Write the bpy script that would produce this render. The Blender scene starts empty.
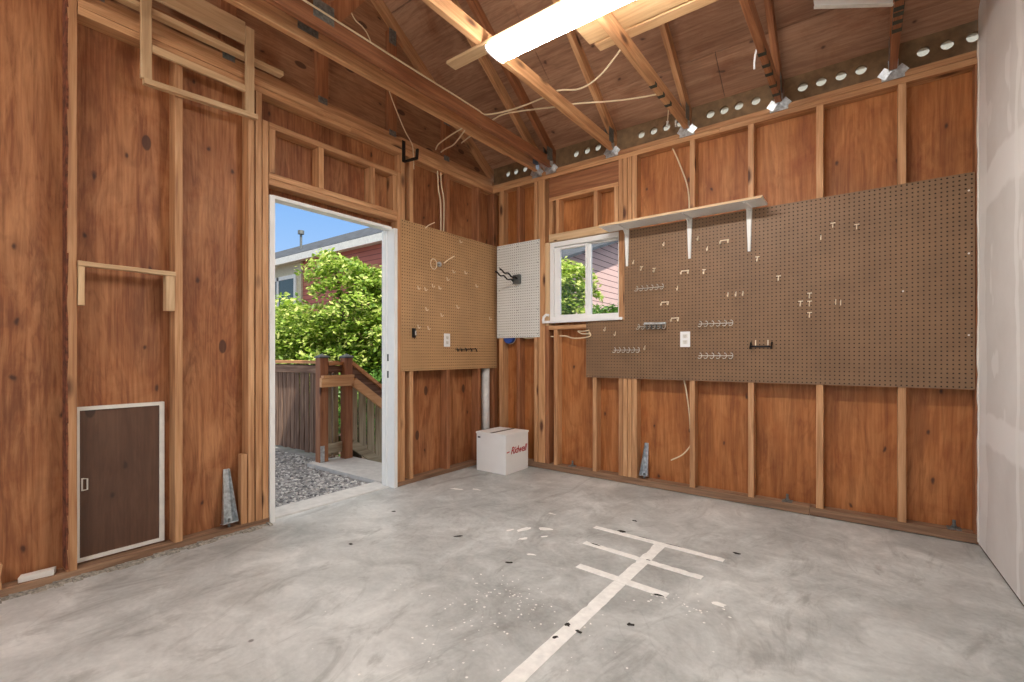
import bpy, bmesh, math, random
from mathutils import Vector, Matrix
random.seed(7)
R = random.Random(11)
SC = bpy.context.scene
COL = SC.collection

# ------------------------------------------------------------------ camera, sky, sun, exposure
H = 1.0613
cam_d = bpy.data.cameras.new('camera')
cam_d.sensor_width = 36.0
cam_d.lens = 468.75 / 1024 * 36.0
cam_d.shift_y = 13.98 / 1024
cam_d.clip_start = 0.05
cam = bpy.data.objects.new('camera', cam_d)
COL.objects.link(cam)
cam.location = (0, 0, H)
cam.rotation_euler = (math.radians(90), 0, math.radians(37.071))
SC.camera = cam

W = bpy.data.worlds.new('sky')
SC.world = W
W.use_nodes = True
wn = W.node_tree
tc_ = wn.nodes.new('ShaderNodeTexCoord')
sx_ = wn.nodes.new('ShaderNodeSeparateXYZ')
wn.links.new(tc_.outputs['Generated'], sx_.inputs[0])
sky = wn.nodes.new('ShaderNodeValToRGB')          # blue low sky, bright hazy overhead
el = sky.color_ramp.elements
while len(el) < 5:
    el.new(0.5)
for k_, (p_, c_) in enumerate(((0.0, (0.56, 0.72, 0.93, 1)), (0.16, (0.36, 0.57, 0.90, 1)), (0.30, (0.22, 0.45, 0.86, 1)), (0.38, (0.80, 0.88, 0.98, 1)), (0.55, (1.0, 1.0, 1.0, 1)))):
    el[k_].position = p_; el[k_].color = c_
wn.links.new(sx_.outputs[2], sky.inputs[0])
wn.links.new(sky.outputs[0], wn.nodes['Background'].inputs[0])
wn.nodes['Background'].inputs[1].default_value = 1.05

sun_d = bpy.data.lights.new('sun', 'SUN')
sun_d.energy = 7.5
sun_d.angle = math.radians(0.6)
sun_d.color = (1.0, 0.95, 0.87)
sun = bpy.data.objects.new('sun', sun_d)
COL.objects.link(sun)
sd = Vector((0.47, -0.11, 0.86)).normalized()
sun.rotation_euler = sd.to_track_quat('Z', 'Y').to_euler()
sun.location = (6, -2, 12)

FIXTURE_STRENGTH = 66.0
FILL_BULB_STRENGTH = 230.0
SC.view_settings.view_transform = 'Standard'
SC.view_settings.look = 'None'
SC.view_settings.exposure = 0.08
SC.view_settings.gamma = 1.0
SC.view_settings.use_curve_mapping = False
SC.cycles.use_denoising = True
SC.cycles.max_bounces = 8
SC.cycles.diffuse_bounces = 5
SC.cycles.transparent_max_bounces = 12
SC.cycles.sample_clamp_indirect = 6.0

# ------------------------------------------------------------------ materials
def srgb(r, g, b):
    def f(c):
        c /= 255.0
        return c / 12.92 if c <= 0.04045 else ((c + 0.055) / 1.055) ** 2.4
    return (f(r), f(g), f(b), 1.0)

class NT:
    def __init__(self, name):
        self.m = bpy.data.materials.new(name)
        self.m.use_nodes = True
        self.t = self.m.node_tree
        self.b = self.t.nodes['Principled BSDF']
    def n(self, typ, **kw):
        nd = self.t.nodes.new(typ)
        for k, v in kw.items():
            setattr(nd, k, v)
        return nd
    def l(self, a, b):
        self.t.links.new(a, b)
    def coords(self, rnd=True):
        tc = self.n('ShaderNodeTexCoord')
        if not rnd:
            return tc.outputs['Object']
        oi = self.n('ShaderNodeObjectInfo')
        mu = self.n('ShaderNodeVectorMath', operation='MULTIPLY')
        cmb = self.n('ShaderNodeCombineXYZ')
        for i in range(3):
            self.l(oi.outputs['Random'], cmb.inputs[i])
        self.l(cmb.outputs[0], mu.inputs[0])
        mu.inputs[1].default_value = (37.0, 53.0, 71.0)
        ad = self.n('ShaderNodeVectorMath', operation='ADD')
        self.l(tc.outputs['Object'], ad.inputs[0])
        self.l(mu.outputs[0], ad.inputs[1])
        return ad.outputs[0]
    def mapping(self, src, scale):
        mp = self.n('ShaderNodeMapping')
        self.l(src, mp.inputs[0])
        mp.inputs['Scale'].default_value = scale
        return mp.outputs[0]
    def noise(self, src, scale, detail=3, rough=0.5, dist=0.0):
        nz = self.n('ShaderNodeTexNoise')
        self.l(src, nz.inputs['Vector'])
        nz.inputs['Scale'].default_value = scale
        nz.inputs['Detail'].default_value = detail
        nz.inputs['Roughness'].default_value = rough
        nz.inputs['Distortion'].default_value = dist
        return nz.outputs[0]
    def ramp(self, src, stops, interp='LINEAR'):
        r = self.n('ShaderNodeValToRGB')
        r.color_ramp.interpolation = interp
        e = r.color_ramp.elements
        while len(e) < len(stops):
            e.new(0.5)
        for i, (p, c) in enumerate(stops):
            e[i].position = p
            e[i].color = c if len(c) == 4 else (*c, 1)
        self.l(src, r.inputs[0])
        return r.outputs[0]
    def math(self, op, a, b=None, clamp=False):
        m = self.n('ShaderNodeMath', operation=op, use_clamp=clamp)
        for i, v in enumerate((a, b)):
            if v is None:
                continue
            if isinstance(v, (int, float)):
                m.inputs[i].default_value = v
            else:
                self.l(v, m.inputs[i])
        return m.outputs[0]
    def mix(self, fac, a, b, blend='MIX'):
        m = self.n('ShaderNodeMix', data_type='RGBA', blend_type=blend)
        for idx, v in ((0, fac), (6, a), (7, b)):
            if isinstance(v, (int, float)):
                m.inputs[idx].default_value = v
            elif isinstance(v, tuple):
                m.inputs[idx].default_value = v
            else:
                self.l(v, m.inputs[idx])
        return m.outputs[2]
    def bump(self, h, strength=0.2, dist=0.01):
        bp = self.n('ShaderNodeBump')
        bp.inputs['Strength'].default_value = strength
        bp.inputs['Distance'].default_value = dist
        self.l(h, bp.inputs['Height'])
        self.l(bp.outputs[0], self.b.inputs['Normal'])
    def base(self, c):
        if isinstance(c, tuple):
            self.b.inputs['Base Color'].default_value = c
        else:
            self.l(c, self.b.inputs['Base Color'])
    def rough(self, v):
        if isinstance(v, (int, float)):
            self.b.inputs['Roughness'].default_value = v
        else:
            self.l(v, self.b.inputs['Roughness'])

BLK = (0, 0, 0, 1); WHT = (1, 1, 1, 1)

def axis_scale(axis, along, across):
    s = [across] * 3
    s['XYZ'.index(axis)] = along
    return tuple(s)

def wood(name, axis, dark, mid, light, knot=0.14, rough=0.62):
    t = NT(name)
    c = t.coords()
    v = t.mapping(c, axis_scale(axis, 0.9, 14))
    a = t.noise(v, 2.6, 4, 0.55, 0.6)
    base = t.ramp(a, [(0.28, dark), (0.5, mid), (0.72, light)])
    v2 = t.mapping(c, axis_scale(axis, 3, 130))
    f = t.noise(v2, 1.5, 2)
    base = t.mix(0.22, base, t.ramp(f, [(0.3, dark), (0.7, light)]))
    # board to board tone
    oi = t.n('ShaderNodeObjectInfo')
    tone = t.ramp(oi.outputs['Random'], [(0, (0.86, 0.80, 0.74)), (0.5, (1, 0.98, 0.95)), (1, (1.1, 1.06, 1.0))])
    base = t.mix(1.0, base, tone, 'MULTIPLY')
    # knots
    vk = t.mapping(c, axis_scale(axis, 2.4, 6.5))
    vo = t.n('ShaderNodeTexVoronoi', feature='F1')
    t.l(vk, vo.inputs['Vector'])
    vo.inputs['Scale'].default_value = 1.0
    k = t.ramp(vo.outputs['Distance'], [(knot * 0.55, WHT), (knot * 1.3, BLK)])
    base = t.mix(k, base, srgb(84, 48, 26))
    t.base(base)
    t.rough(rough)
    t.bump(f, 0.12, 0.002)
    return t.m

def plywood(name, axis, flat, dark, mid, light, knotc, patch=0.0, stain=(0.80, 0.66, 0.55, 1), rough=0.6):
    """rotary cut plywood: contour grain, knots and a few wood patches"""
    t = NT(name)
    c = t.coords()
    v = t.mapping(c, axis_scale(axis, 0.42, 2.6))
    a = t.noise(v, 1.1, 4, 0.6, 1.2)
    rings = t.math('SINE', t.math('MULTIPLY', a, 78.0))
    rings = t.math('MULTIPLY_ADD', rings, 0.5)
    t.t.nodes[-1].inputs[2].default_value = 0.5
    vf = t.mapping(c, axis_scale(axis, 1.2, 34))
    fine = t.noise(vf, 2.2, 4, 0.6, 0.3)
    big = t.noise(t.mapping(c, axis_scale(axis, 0.8, 2.2)), 1.5, 3, 0.55)
    base = t.ramp(big, [(0.3, dark), (0.5, mid), (0.7, light)])
    base = t.mix(0.42, base, t.ramp(fine, [(0.32, dark), (0.68, light)]))
    base = t.mix(t.math('MULTIPLY', t.ramp(rings, [(0.55, BLK), (0.95, WHT)]), 0.26), base, dark)
    stk = t.noise(t.mapping(c, axis_scale(axis, 0.9, 7)), 1.6, 6, 0.7, 1.6)
    base = t.mix(t.math('MULTIPLY', t.ramp(stk, [(0.50, BLK), (0.66, WHT)]), 0.45), base, light)
    base = t.mix(t.math('MULTIPLY', t.ramp(stk, [(0.34, WHT), (0.48, BLK)]), 0.5), base, dark)
    blot = t.noise(c, 3.1, 6, 0.68, 0.8)
    base = t.mix(t.ramp(blot, [(0.52, BLK), (0.72, WHT)]), base, t.mix(1.0, base, stain, 'MULTIPLY'))
    def flatmap(sc):
        s_ = t.n('ShaderNodeSeparateXYZ'); t.l(t.mapping(c, sc), s_.inputs[0])
        cb = t.n('ShaderNodeCombineXYZ')
        o_ = [i for i in range(3) if 'XYZ'[i] != flat]
        t.l(s_.outputs[o_[0]], cb.inputs[0]); t.l(s_.outputs[o_[1]], cb.inputs[1])
        return cb.outputs[0]
    vk = flatmap(axis_scale(axis, 1.7, 3.2))
    wb = t.n('ShaderNodeVectorMath', operation='ADD')
    wn_ = t.n('ShaderNodeTexNoise'); t.l(c, wn_.inputs['Vector']); wn_.inputs['Scale'].default_value = 9.0
    ws = t.n('ShaderNodeVectorMath', operation='SCALE'); t.l(wn_.outputs['Color'], ws.inputs[0]); ws.inputs['Scale'].default_value = 0.16
    t.l(vk, wb.inputs[0]); t.l(ws.outputs[0], wb.inputs[1])
    vk = wb.outputs[0]
    vo = t.n('ShaderNodeTexVoronoi', feature='F1', voronoi_dimensions='2D')
    t.l(vk, vo.inputs['Vector'])
    vo.inputs['Scale'].default_value = 1.25
    kn = t.ramp(vo.outputs['Distance'], [(0.016, WHT), (0.048, BLK)])
    sep = t.n('ShaderNodeSeparateColor')
    t.l(vo.outputs['Color'], sep.inputs[0])
    gate = t.math('GREATER_THAN', sep.outputs[0], 0.35)
    halo = t.ramp(vo.outputs['Distance'], [(0.04, WHT), (0.16, BLK)])
    base = t.mix(t.math('MULTIPLY', t.math('MULTIPLY', halo, gate), 0.35), base, dark)
    base = t.mix(t.math('MULTIPLY', t.math('MULTIPLY', kn, gate), 0.85), base, knotc)
    if patch:
        vp = flatmap(axis_scale(axis, 2.2, 4.4))
        vo2 = t.n('ShaderNodeTexVoronoi', feature='F1', voronoi_dimensions='2D')
        t.l(vp, vo2.inputs['Vector'])
        vo2.inputs['Scale'].default_value = 1.25
        s2 = t.n('ShaderNodeSeparateColor')
        t.l(vo2.outputs['Color'], s2.inputs[0])
        g2 = t.math('GREATER_THAN', s2.outputs[1], 1 - patch)
        pt = t.ramp(vo2.outputs['Distance'], [(0.10, WHT), (0.125, BLK)])
        base = t.mix(t.math('MULTIPLY', t.math('MULTIPLY', pt, g2), 0.8), base, knotc)
    t.base(base)
    t.rough(rough)
    t.bump(fine, 0.10, 0.002)
    return t.m

def plain(name, col, rough=0.5, metal=0.0, var=0.06, scale=14):
    t = NT(name)
    c = t.coords()
    nz = t.noise(c, scale, 4, 0.6)
    d = tuple(x * (1 - var * 2.2) for x in col[:3]) + (1,)
    l_ = tuple(min(1, x * (1 + var)) for x in col[:3]) + (1,)
    t.base(t.ramp(nz, [(0.3, d), (0.65, l_)]))
    t.rough(rough)
    t.b.inputs['Metallic'].default_value = metal
    return t.m

STUD_D, STUD_M, STUD_L = srgb(150, 102, 66), srgb(192, 144, 100), srgb(220, 176, 132)
M = {}
for ax in 'XYZ':
    M['fir' + ax] = wood('fir_lumber_' + ax, ax, STUD_D, STUD_M, STUD_L)
    M['red' + ax] = wood('red_fir_lumber_' + ax, ax, srgb(120, 72, 44), srgb(154, 100, 64), srgb(186, 132, 92))
    M['pale' + ax] = wood('pale_pine_' + ax, ax, srgb(184, 150, 112), srgb(208, 176, 136), srgb(224, 198, 160), 0.05)
    M['sill' + ax] = wood('treated_sill_' + ax, ax, srgb(98, 74, 56), srgb(138, 106, 82), srgb(172, 140, 112), 0.05, 0.8)
    M['cedar' + ax] = wood('weathered_cedar_' + ax, ax, srgb(74, 52, 42), srgb(118, 90, 74), srgb(160, 134, 114), 0.05, 0.85)
    M['stain' + ax] = wood('stained_cedar_' + ax, ax, srgb(156, 102, 62), srgb(196, 138, 88), srgb(220, 168, 118), 0.04, 0.7)
    M['hrail' + ax] = wood('orange_handrail_' + ax, ax, srgb(196, 140, 90), srgb(228, 174, 120), srgb(242, 200, 150), 0.04, 0.6)
    M['grey' + ax] = wood('grey_green_boards_' + ax, ax, srgb(126, 116, 94), srgb(168, 158, 134), srgb(198, 190, 166), 0.04, 0.85)
    M['bark' + ax] = wood('waney_fir_' + ax, ax, srgb(110, 58, 36), srgb(156, 92, 56), srgb(196, 134, 86), 0.12, 0.75)
M['barkdark'] = plain('bark_edge', srgb(124, 70, 46), 0.9, 0, 0.3, 30)
M['board_pale'] = wood('stored_board', 'X', srgb(190, 152, 108), srgb(214, 176, 130), srgb(226, 190, 146), 0.03)
M['ply_left'] = plywood('orange_plywood_left', 'Z', 'X', srgb(104, 54, 25), srgb(150, 88, 46), srgb(198, 140, 92), srgb(58, 30, 18), 0.06)
M['ply_back'] = plywood('orange_plywood_back', 'Z', 'Y', srgb(124, 68, 24), srgb(168, 98, 42), srgb(200, 136, 80), srgb(58, 30, 16), 0.0)
M['ply_gable'] = plywood('brown_plywood_gable', 'Y', 'X', srgb(118, 78, 52), srgb(156, 110, 76), srgb(184, 140, 104), srgb(64, 38, 26), 0.55)
M['ply_roof'] = plywood('brown_plywood_roof', 'X', 'Z', srgb(122, 84, 60), srgb(156, 114, 86), srgb(184, 144, 114), srgb(70, 44, 32), 0.10)
M['panel_brown'] = plywood('dark_brown_panel', 'Z', 'X', srgb(76, 50, 35), srgb(90, 62, 45), srgb(106, 76, 57), srgb(56, 38, 28), 0.1, (0.85, 0.8, 0.78, 1), 0.5)
M['hardboard'] = plain('brown_hardboard', srgb(132, 101, 72), 0.55, 0, 0.06, 5)
M['hardboard_tan'] = plain('tan_hardboard', srgb(186, 146, 102), 0.55, 0, 0.06, 4)
M['core_shade'] = plain('hardboard_core_shade', srgb(58, 42, 30), 0.8)  # brown inside of the board, also the painted dark of its holes
M['core_shade_white'] = plain('white_board_core_shade', srgb(110, 98, 86), 0.8)  # same for the white board, inside colour and hole shade in one
M['board_white'] = plain('white_hardboard', srgb(226, 226, 220), 0.5, 0, 0.02, 6)
M['white'] = plain('white_paint', srgb(236, 236, 232), 0.4, 0, 0.02, 8)
M['offwhite'] = plain('worn_white_paint', srgb(226, 222, 212), 0.55, 0, 0.05, 12)
M['plastic'] = plain('white_plastic', srgb(240, 240, 238), 0.35, 0, 0.01, 8)
M['tape'] = plain('white_floor_tape', srgb(236, 234, 228), 0.6, 0, 0.05, 30)
M['residue'] = plain('dark_residue', srgb(52, 48, 44), 0.9)
M['card'] = plain('white_cardboard', srgb(244, 243, 239), 0.6, 0, 0.02, 5)
M['card_tape'] = plain('grey_brown_slot', srgb(92, 84, 74), 0.6)
M['red'] = plain('red_print', srgb(176, 44, 52), 0.6)
M['brass'] = plain('pale_brass', srgb(246, 230, 200), 0.35, 0.25)
M['wire_zinc'] = plain('zinc_wire', srgb(226, 222, 212), 0.3, 0.6)
M['zinc'] = plain('galvanized_steel', srgb(206, 212, 214), 0.34, 0.8, 0.2, 40)
M['zinc_dull'] = plain('dull_nail_plate', srgb(128, 130, 126), 0.55, 0.6, 0.2, 60)
M['black'] = plain('black_steel', srgb(26, 24, 24), 0.45, 0.3)
M['dkgrey'] = plain('dark_grey_plastic', srgb(84, 86, 84), 0.5)
M['cable'] = plain('cream_cable', srgb(228, 208, 172), 0.5, 0, 0.02)
M['blue'] = plain('blue_plastic', srgb(48, 84, 168), 0.45)
M['pvc'] = plain('white_pipe', srgb(222, 220, 214), 0.4)
M['tapeband'] = plain('dark_green_band', srgb(52, 56, 46), 0.7)
M['concrete_edge'] = plain('rough_concrete', srgb(156, 150, 138), 0.95, 0, 0.3, 60)
M['block_dark'] = plain('dark_blocking', srgb(124, 98, 68), 0.75, 0, 0.15, 20)
M['pad'] = plain('landing_concrete', srgb(206, 202, 196), 0.85, 0, 0.06, 14)
M['shingle'] = plain('grey_shingle', srgb(60, 66, 74), 0.9, 0, 0.35, 4)
M['beige'] = plain('beige_siding', srgb(208, 196, 164), 0.8)
M['gutter'] = plain('cream_gutter', srgb(238, 234, 222), 0.5)
M['darkglass'] = plain('dark_window_glass', srgb(70, 84, 74), 0.08)
M['stone'] = plain('crushed_rock', srgb(150, 148, 146), 0.9, 0, 0.2, 3)
M['soil_and_shade'] = plain('bark_soil', srgb(70, 56, 42), 0.95, 0, 0.3, 5)
M['bark_brown'] = plain('tree_bark', srgb(96, 78, 60), 0.9, 0, 0.3, 20)
M['asphalt'] = plain('driveway', srgb(206, 202, 194), 0.9, 0, 0.1, 8)

def m_emit(name, col, s):
    t = NT(name)
    t.base(WHT)
    t.b.inputs['Emission Color'].default_value = col
    t.b.inputs['Emission Strength'].default_value = s
    return t.m
M['diffuser'] = m_emit('lit_diffuser', (1.0, 0.975, 0.94, 1), FIXTURE_STRENGTH)

def m_screen():
    t = NT('cream_vent_screen')
    tr = t.n('ShaderNodeBsdfTranslucent')
    tr.inputs[0].default_value = srgb(250, 240, 216)
    c = t.coords()
    nz = t.noise(c, 60, 3)
    t.base(t.ramp(nz, [(0.35, srgb(214, 198, 164)), (0.6, srgb(250, 242, 222))]))
    tp = t.n('ShaderNodeBsdfTransparent')
    tp.inputs[0].default_value = (1.0, 0.96, 0.86, 1)
    mx = t.n('ShaderNodeMixShader')
    mx.inputs[0].default_value = 0.7
    t.l(tr.outputs[0], mx.inputs[1]); t.l(tp.outputs[0], mx.inputs[2])
    m2 = t.n('ShaderNodeMixShader')
    m2.inputs[0].default_value = 0.9
    t.l(t.b.outputs[0], m2.inputs[1]); t.l(mx.outputs[0], m2.inputs[2])
    t.l(m2.outputs[0], t.t.nodes['Material Output'].inputs[0])
    return t.m
M['screen'] = m_screen()

def m_glass():
    t = NT('window_glass')
    tr = t.n('ShaderNodeBsdfTransparent')
    gl = t.n('ShaderNodeBsdfGlossy')
    gl.inputs['Roughness'].default_value = 0.02
    lw = t.n('ShaderNodeLayerWeight'); lw.inputs[0].default_value = 0.25
    mx = t.n('ShaderNodeMixShader')
    t.l(t.math('MULTIPLY', lw.outputs['Fresnel'], 0.5), mx.inputs[0])
    t.l(tr.outputs[0], mx.inputs[1]); t.l(gl.outputs[0], mx.inputs[2])
    t.l(mx.outputs[0], t.t.nodes['Material Output'].inputs[0])
    return t.m
M['glass'] = m_glass()

def m_leaf(name, a, b, c_):
    t = NT(name)
    g = t.n('ShaderNodeNewGeometry')
    col = t.ramp(g.outputs['Random Per Island'], [(0.0, a), (0.55, b), (1.0, c_)])
    t.base(col)
    t.rough(0.5)
    tr = t.n('ShaderNodeBsdfTranslucent')
    t.l(col, tr.inputs[0])
    mx = t.n('ShaderNodeMixShader'); mx.inputs[0].default_value = 0.4
    t.l(t.b.outputs[0], mx.inputs[1]); t.l(tr.outputs[0], mx.inputs[2])
    t.l(mx.outputs[0], t.t.nodes['Material Output'].inputs[0])
    return t.m
M['leaf_maple'] = m_leaf('maple_leaves', srgb(92, 128, 40), srgb(158, 186, 68), srgb(228, 232, 144))
M['leaf_dark'] = m_leaf('dark_leaves', srgb(50, 88, 36), srgb(86, 130, 52), srgb(132, 168, 76))
M['leaf_tan'] = m_leaf('tan_leaves', srgb(170, 150, 90), srgb(214, 190, 132), srgb(238, 222, 170))

def m_floor():
    t = NT('worn_concrete')
    c = t.coords(False)
    big = t.noise(c, 0.9, 5, 0.6, 0.6)
    med = t.noise(c, 3.6, 6, 0.65, 1.0)
    fine = t.noise(c, 45, 3, 0.6)
    col = t.ramp(big, [(0.34, srgb(140, 142, 139)), (0.5, srgb(182, 184, 181)), (0.64, srgb(220, 221, 217))])
    col = t.mix(0.45, col, t.ramp(med, [(0.32, srgb(126, 127, 122)), (0.5, srgb(180, 181, 177)), (0.68, srgb(226, 227, 223))]))
    col = t.mix(0.10, col, t.ramp(fine, [(0.3, srgb(90, 88, 84)), (0.7, srgb(225, 224, 220))]))
    # trowel marks and old stains
    st = t.noise(t.mapping(c, (1.6, 0.7, 1)), 2.0, 5, 0.7, 2.0)
    col = t.mix(t.math('MULTIPLY', t.ramp(st, [(0.54, BLK), (0.70, WHT)]), 0.5), col, srgb(120, 117, 111))
    # hairline cracks
    w = t.noise(c, 0.75, 4, 0.6, 0.8)
    cr = t.math('ABSOLUTE', t.math('SUBTRACT', w, 0.5))
    col = t.mix(t.math('MULTIPLY', t.ramp(cr, [(0.0, WHT), (0.0022, BLK)]), 0.10), col, srgb(78, 74, 70))
    # dirt spots
    vo = t.n('ShaderNodeTexVoronoi', feature='F1')
    t.l(c, vo.inputs['Vector']); vo.inputs['Scale'].default_value = 5.5
    sp = t.n('ShaderNodeSeparateColor'); t.l(vo.outputs['Color'], sp.inputs[0])
    dot = t.math('MULTIPLY', t.ramp(vo.outputs['Distance'], [(0.04, WHT), (0.07, BLK)]), t.math('GREATER_THAN', sp.outputs[0], 0.86))
    col = t.mix(t.math('MULTIPLY', dot, 0.7), col, srgb(74, 68, 62))
    t.base(col)
    t.rough(t.ramp(med, [(0.3, (0.36,) * 3), (0.7, (0.62,) * 3)]))
    t.bump(fine, 0.10, 0.003)
    return t.m
M['floor'] = m_floor()

def m_drywall():
    t = NT('taped_drywall')
    c = t.coords(False)
    nz = t.noise(c, 2.2, 4, 0.6)
    col = t.ramp(nz, [(0.35, srgb(220, 217, 212)), (0.65, srgb(230, 228, 224))])
    s = t.n('ShaderNodeSeparateXYZ'); t.l(c, s.inputs[0])
    wob = t.math('MULTIPLY', t.math('SUBTRACT', t.noise(c, 3.0, 3), 0.5), 0.16)
    z = t.math('ADD', s.outputs[2], wob)
    y = t.math('ADD', s.outputs[1], wob)
    def band(v, mid, half):
        d = t.math('ABSOLUTE', t.math('SUBTRACT', v, mid))
        return t.ramp(d, [(half * 0.8, WHT), (half, BLK)])
    mud = srgb(245, 244, 241)
    for v, mid, half in ((z, 0.66, 0.09), (z, 1.93, 0.11), (y, 3.56, 0.09), (y, 2.95, 0.025), (y, 2.4, 0.03)):
        col = t.mix(t.math('MULTIPLY', band(v, mid, half), 0.75), col, mud)
    bl = t.noise(t.mapping(c, (1, 2.2, 1.0)), 3.2, 2, 0.4)
    col = t.mix(t.math('MULTIPLY', t.ramp(bl, [(0.63, BLK), (0.66, WHT)]), 0.6), col, mud)
    t.base(col)
    t.rough(0.75)
    return t.m
M['drywall'] = m_drywall()

def m_siding(name, col, dark, step):
    """lap siding: the course lines are the dark butt edges of the boards"""
    t = NT(name)
    c = t.coords(False)
    s = t.n('ShaderNodeSeparateXYZ'); t.l(c, s.inputs[0])
    f = t.math('FRACT', t.math('DIVIDE', s.outputs[2], step))
    t.bump(f, 0.9, 0.03)
    line = t.ramp(f, [(0.0, WHT), (0.10, WHT), (0.13, BLK)])
    nz = t.noise(c, 3, 4)
    base = t.mix(nz, col, tuple(x * 0.86 for x in col[:3]) + (1,))
    t.base(t.mix(line, base, dark))
    t.rough(0.75)
    return t.m
M['siding_red'] = m_siding('red_lap_siding', srgb(204, 122, 104), srgb(128, 72, 62), 0.16)
M['siding_pink'] = m_siding('pink_lap_siding', srgb(236, 200, 190), srgb(120, 84, 80), 0.17)

# ------------------------------------------------------------------ mesh builder
class MB:
    def __init__(self):
        self.v = []; self.f = []
    def add(self, vs, fs):
        n = len(self.v)
        self.v += [tuple(p) for p in vs]
        self.f += [tuple(i + n for i in f) for f in fs]
        return self
    def box(self, lo, hi):
        (x0, y0, z0), (x1, y1, z1) = lo, hi
        vs = [(x0, y0, z0), (x1, y0, z0), (x1, y1, z0), (x0, y1, z0), (x0, y0, z1), (x1, y0, z1), (x1, y1, z1), (x0, y1, z1)]
        return self.add(vs, [(3, 2, 1, 0), (4, 5, 6, 7), (0, 1, 5, 4), (1, 2, 6, 5), (2, 3, 7, 6), (3, 0, 4, 7)])
    def obox(self, a, b, w, t, up=(0, 0, 1)):
        """bar from a to b, w across (sideways), t along up"""
        a, b = Vector(a), Vector(b)
        d = (b - a).normalized()
        s = d.cross(Vector(up))
        if s.length < 1e-5:
            s = d.cross(Vector((0, 1, 0)))
        s.normalize()
        u = s.cross(d)
        vs = []
        for p in (a, b):
            for i, j in ((-1, -1), (1, -1), (1, 1), (-1, 1)):
                vs.append(p + s * (w / 2 * i) + u * (t / 2 * j))
        return self.add(vs, [(3, 2, 1, 0), (4, 5, 6, 7), (0, 1, 5, 4), (1, 2, 6, 5), (2, 3, 7, 6), (3, 0, 4, 7)])
    def lumber(self, lo, hi, axis, wob=0.0012, n=14, seed=0):
        """a board, its long faces slightly uneven"""
        rr = random.Random(seed * 7919 + 13)
        k = 'XYZ'.index(axis)
        o = [i for i in range(3) if i != k]
        L = hi[k] - lo[k]
        n = max(2, min(n, int(L / 0.12) + 1))
        rings = []
        c = 0.002
        for i in range(n + 1):
            p = lo[k] + L * i / n
            x0, x1, y0, y1 = lo[o[0]], hi[o[0]], lo[o[1]], hi[o[1]]
            if 0 < i < n:
                x0 += rr.uniform(0, wob); x1 -= rr.uniform(0, wob); y0 += rr.uniform(0, wob); y1 -= rr.uniform(0, wob)
            ring = []
            for a, b in ((x0 + c, y0), (x1 - c, y0), (x1, y0 + c), (x1, y1 - c), (x1 - c, y1), (x0 + c, y1), (x0, y1 - c), (x0, y0 + c)):
                q = [0, 0, 0]; q[k] = p; q[o[0]] = a; q[o[1]] = b
                ring.append(tuple(q))
            rings.append(ring)
        base = len(self.v)
        for r in rings:
            self.v += r
        for i in range(n):
            for j in range(8):
                a = base + i * 8 + j; b = base + i * 8 + (j + 1) % 8
                self.f.append((a, b, b + 8, a + 8))
        self.f.append(tuple(base + j for j in reversed(range(8))))
        self.f.append(tuple(base + n * 8 + j for j in range(8)))
        return self
    def tube(self, pts, r, n=8, cap=True):
        pts = [Vector(p) for p in pts]
        base = len(self.v)
        prev = None
        for i, p in enumerate(pts):
            d = (pts[min(i + 1, len(pts) - 1)] - pts[max(i - 1, 0)]).normalized()
            if prev is None:
                s = d.cross(Vector((0, 0, 1)))
                if s.length < 1e-3:
                    s = d.cross(Vector((1, 0, 0)))
            else:
                s = prev - d * prev.dot(d)
                if s.length < 1e-5:
                    s = d.cross(Vector((0.3, 0.5, 0.8)))
            s.normalize(); prev = s
            u = d.cross(s)
            rad = r[i] if isinstance(r, (list, tuple)) else r
            for k in range(n):
                a = 2 * math.pi * k / n
                self.v.append(tuple(p + s * math.cos(a) * rad + u * math.sin(a) * rad))
        for i in range(len(pts) - 1):
            for k in range(n):
                a = base + i * n + k; b = base + i * n + (k + 1) % n
                self.f.append((a, b, b + n, a + n))
        if cap:
            self.f.append(tuple(base + k for k in reversed(range(n))))
            self.f.append(tuple(base + (len(pts) - 1) * n + k for k in range(n)))
        return self
    def prism(self, poly, axis, a, b):
        """poly in the two other axes, extruded along axis from a to b"""
        k = 'XYZ'.index(axis)
        o = [i for i in range(3) if i != k]
        n = len(poly)
        vs = []
        for q in (a, b):
            for p in poly:
                w = [0, 0, 0]; w[k] = q; w[o[0]] = p[0]; w[o[1]] = p[1]
                vs.append(tuple(w))
        fs = [tuple(reversed(range(n))), tuple(range(n, 2 * n))]
        for i in range(n):
            j = (i + 1) % n
            fs.append((i, j, j + n, i + n))
        return self.add(vs, fs)
    def build(self, name, mat, parent=None, loc=None, smooth=False, bevel=0.0):
        xs = list(zip(*self.v))
        if loc is None:
            if parent is not None:
                loc = Vector((0, 0, 0)) + Vector(WORLD.get(parent.name, (0, 0, 0)))
            else:
                loc = Vector(((min(xs[0]) + max(xs[0])) / 2, (min(xs[1]) + max(xs[1])) / 2, min(xs[2])))
        loc = Vector(loc)
        me = bpy.data.meshes.new(name)
        me.from_pydata([(x - loc.x, y - loc.y, z - loc.z) for x, y, z in self.v], [], self.f)
        bm = bmesh.new(); bm.from_mesh(me)
        bmesh.ops.recalc_face_normals(bm, faces=bm.faces)
        bm.to_mesh(me); bm.free()
        if smooth:
            for p in me.polygons:
                p.use_smooth = True
        me.materials.append(mat)
        o = bpy.data.objects.new(name, me)
        COL.objects.link(o)
        if parent is not None:
            o.parent = parent
            o.location = loc - Vector(WORLD.get(parent.name, (0, 0, 0)))
        else:
            o.location = loc
        WORLD[o.name] = tuple(loc)
        if bevel:
            b = o.modifiers.new('edge', 'BEVEL'); b.width = bevel; b.segments = 2; b.limit_method = 'ANGLE'
        return o
WORLD = {}

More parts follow.
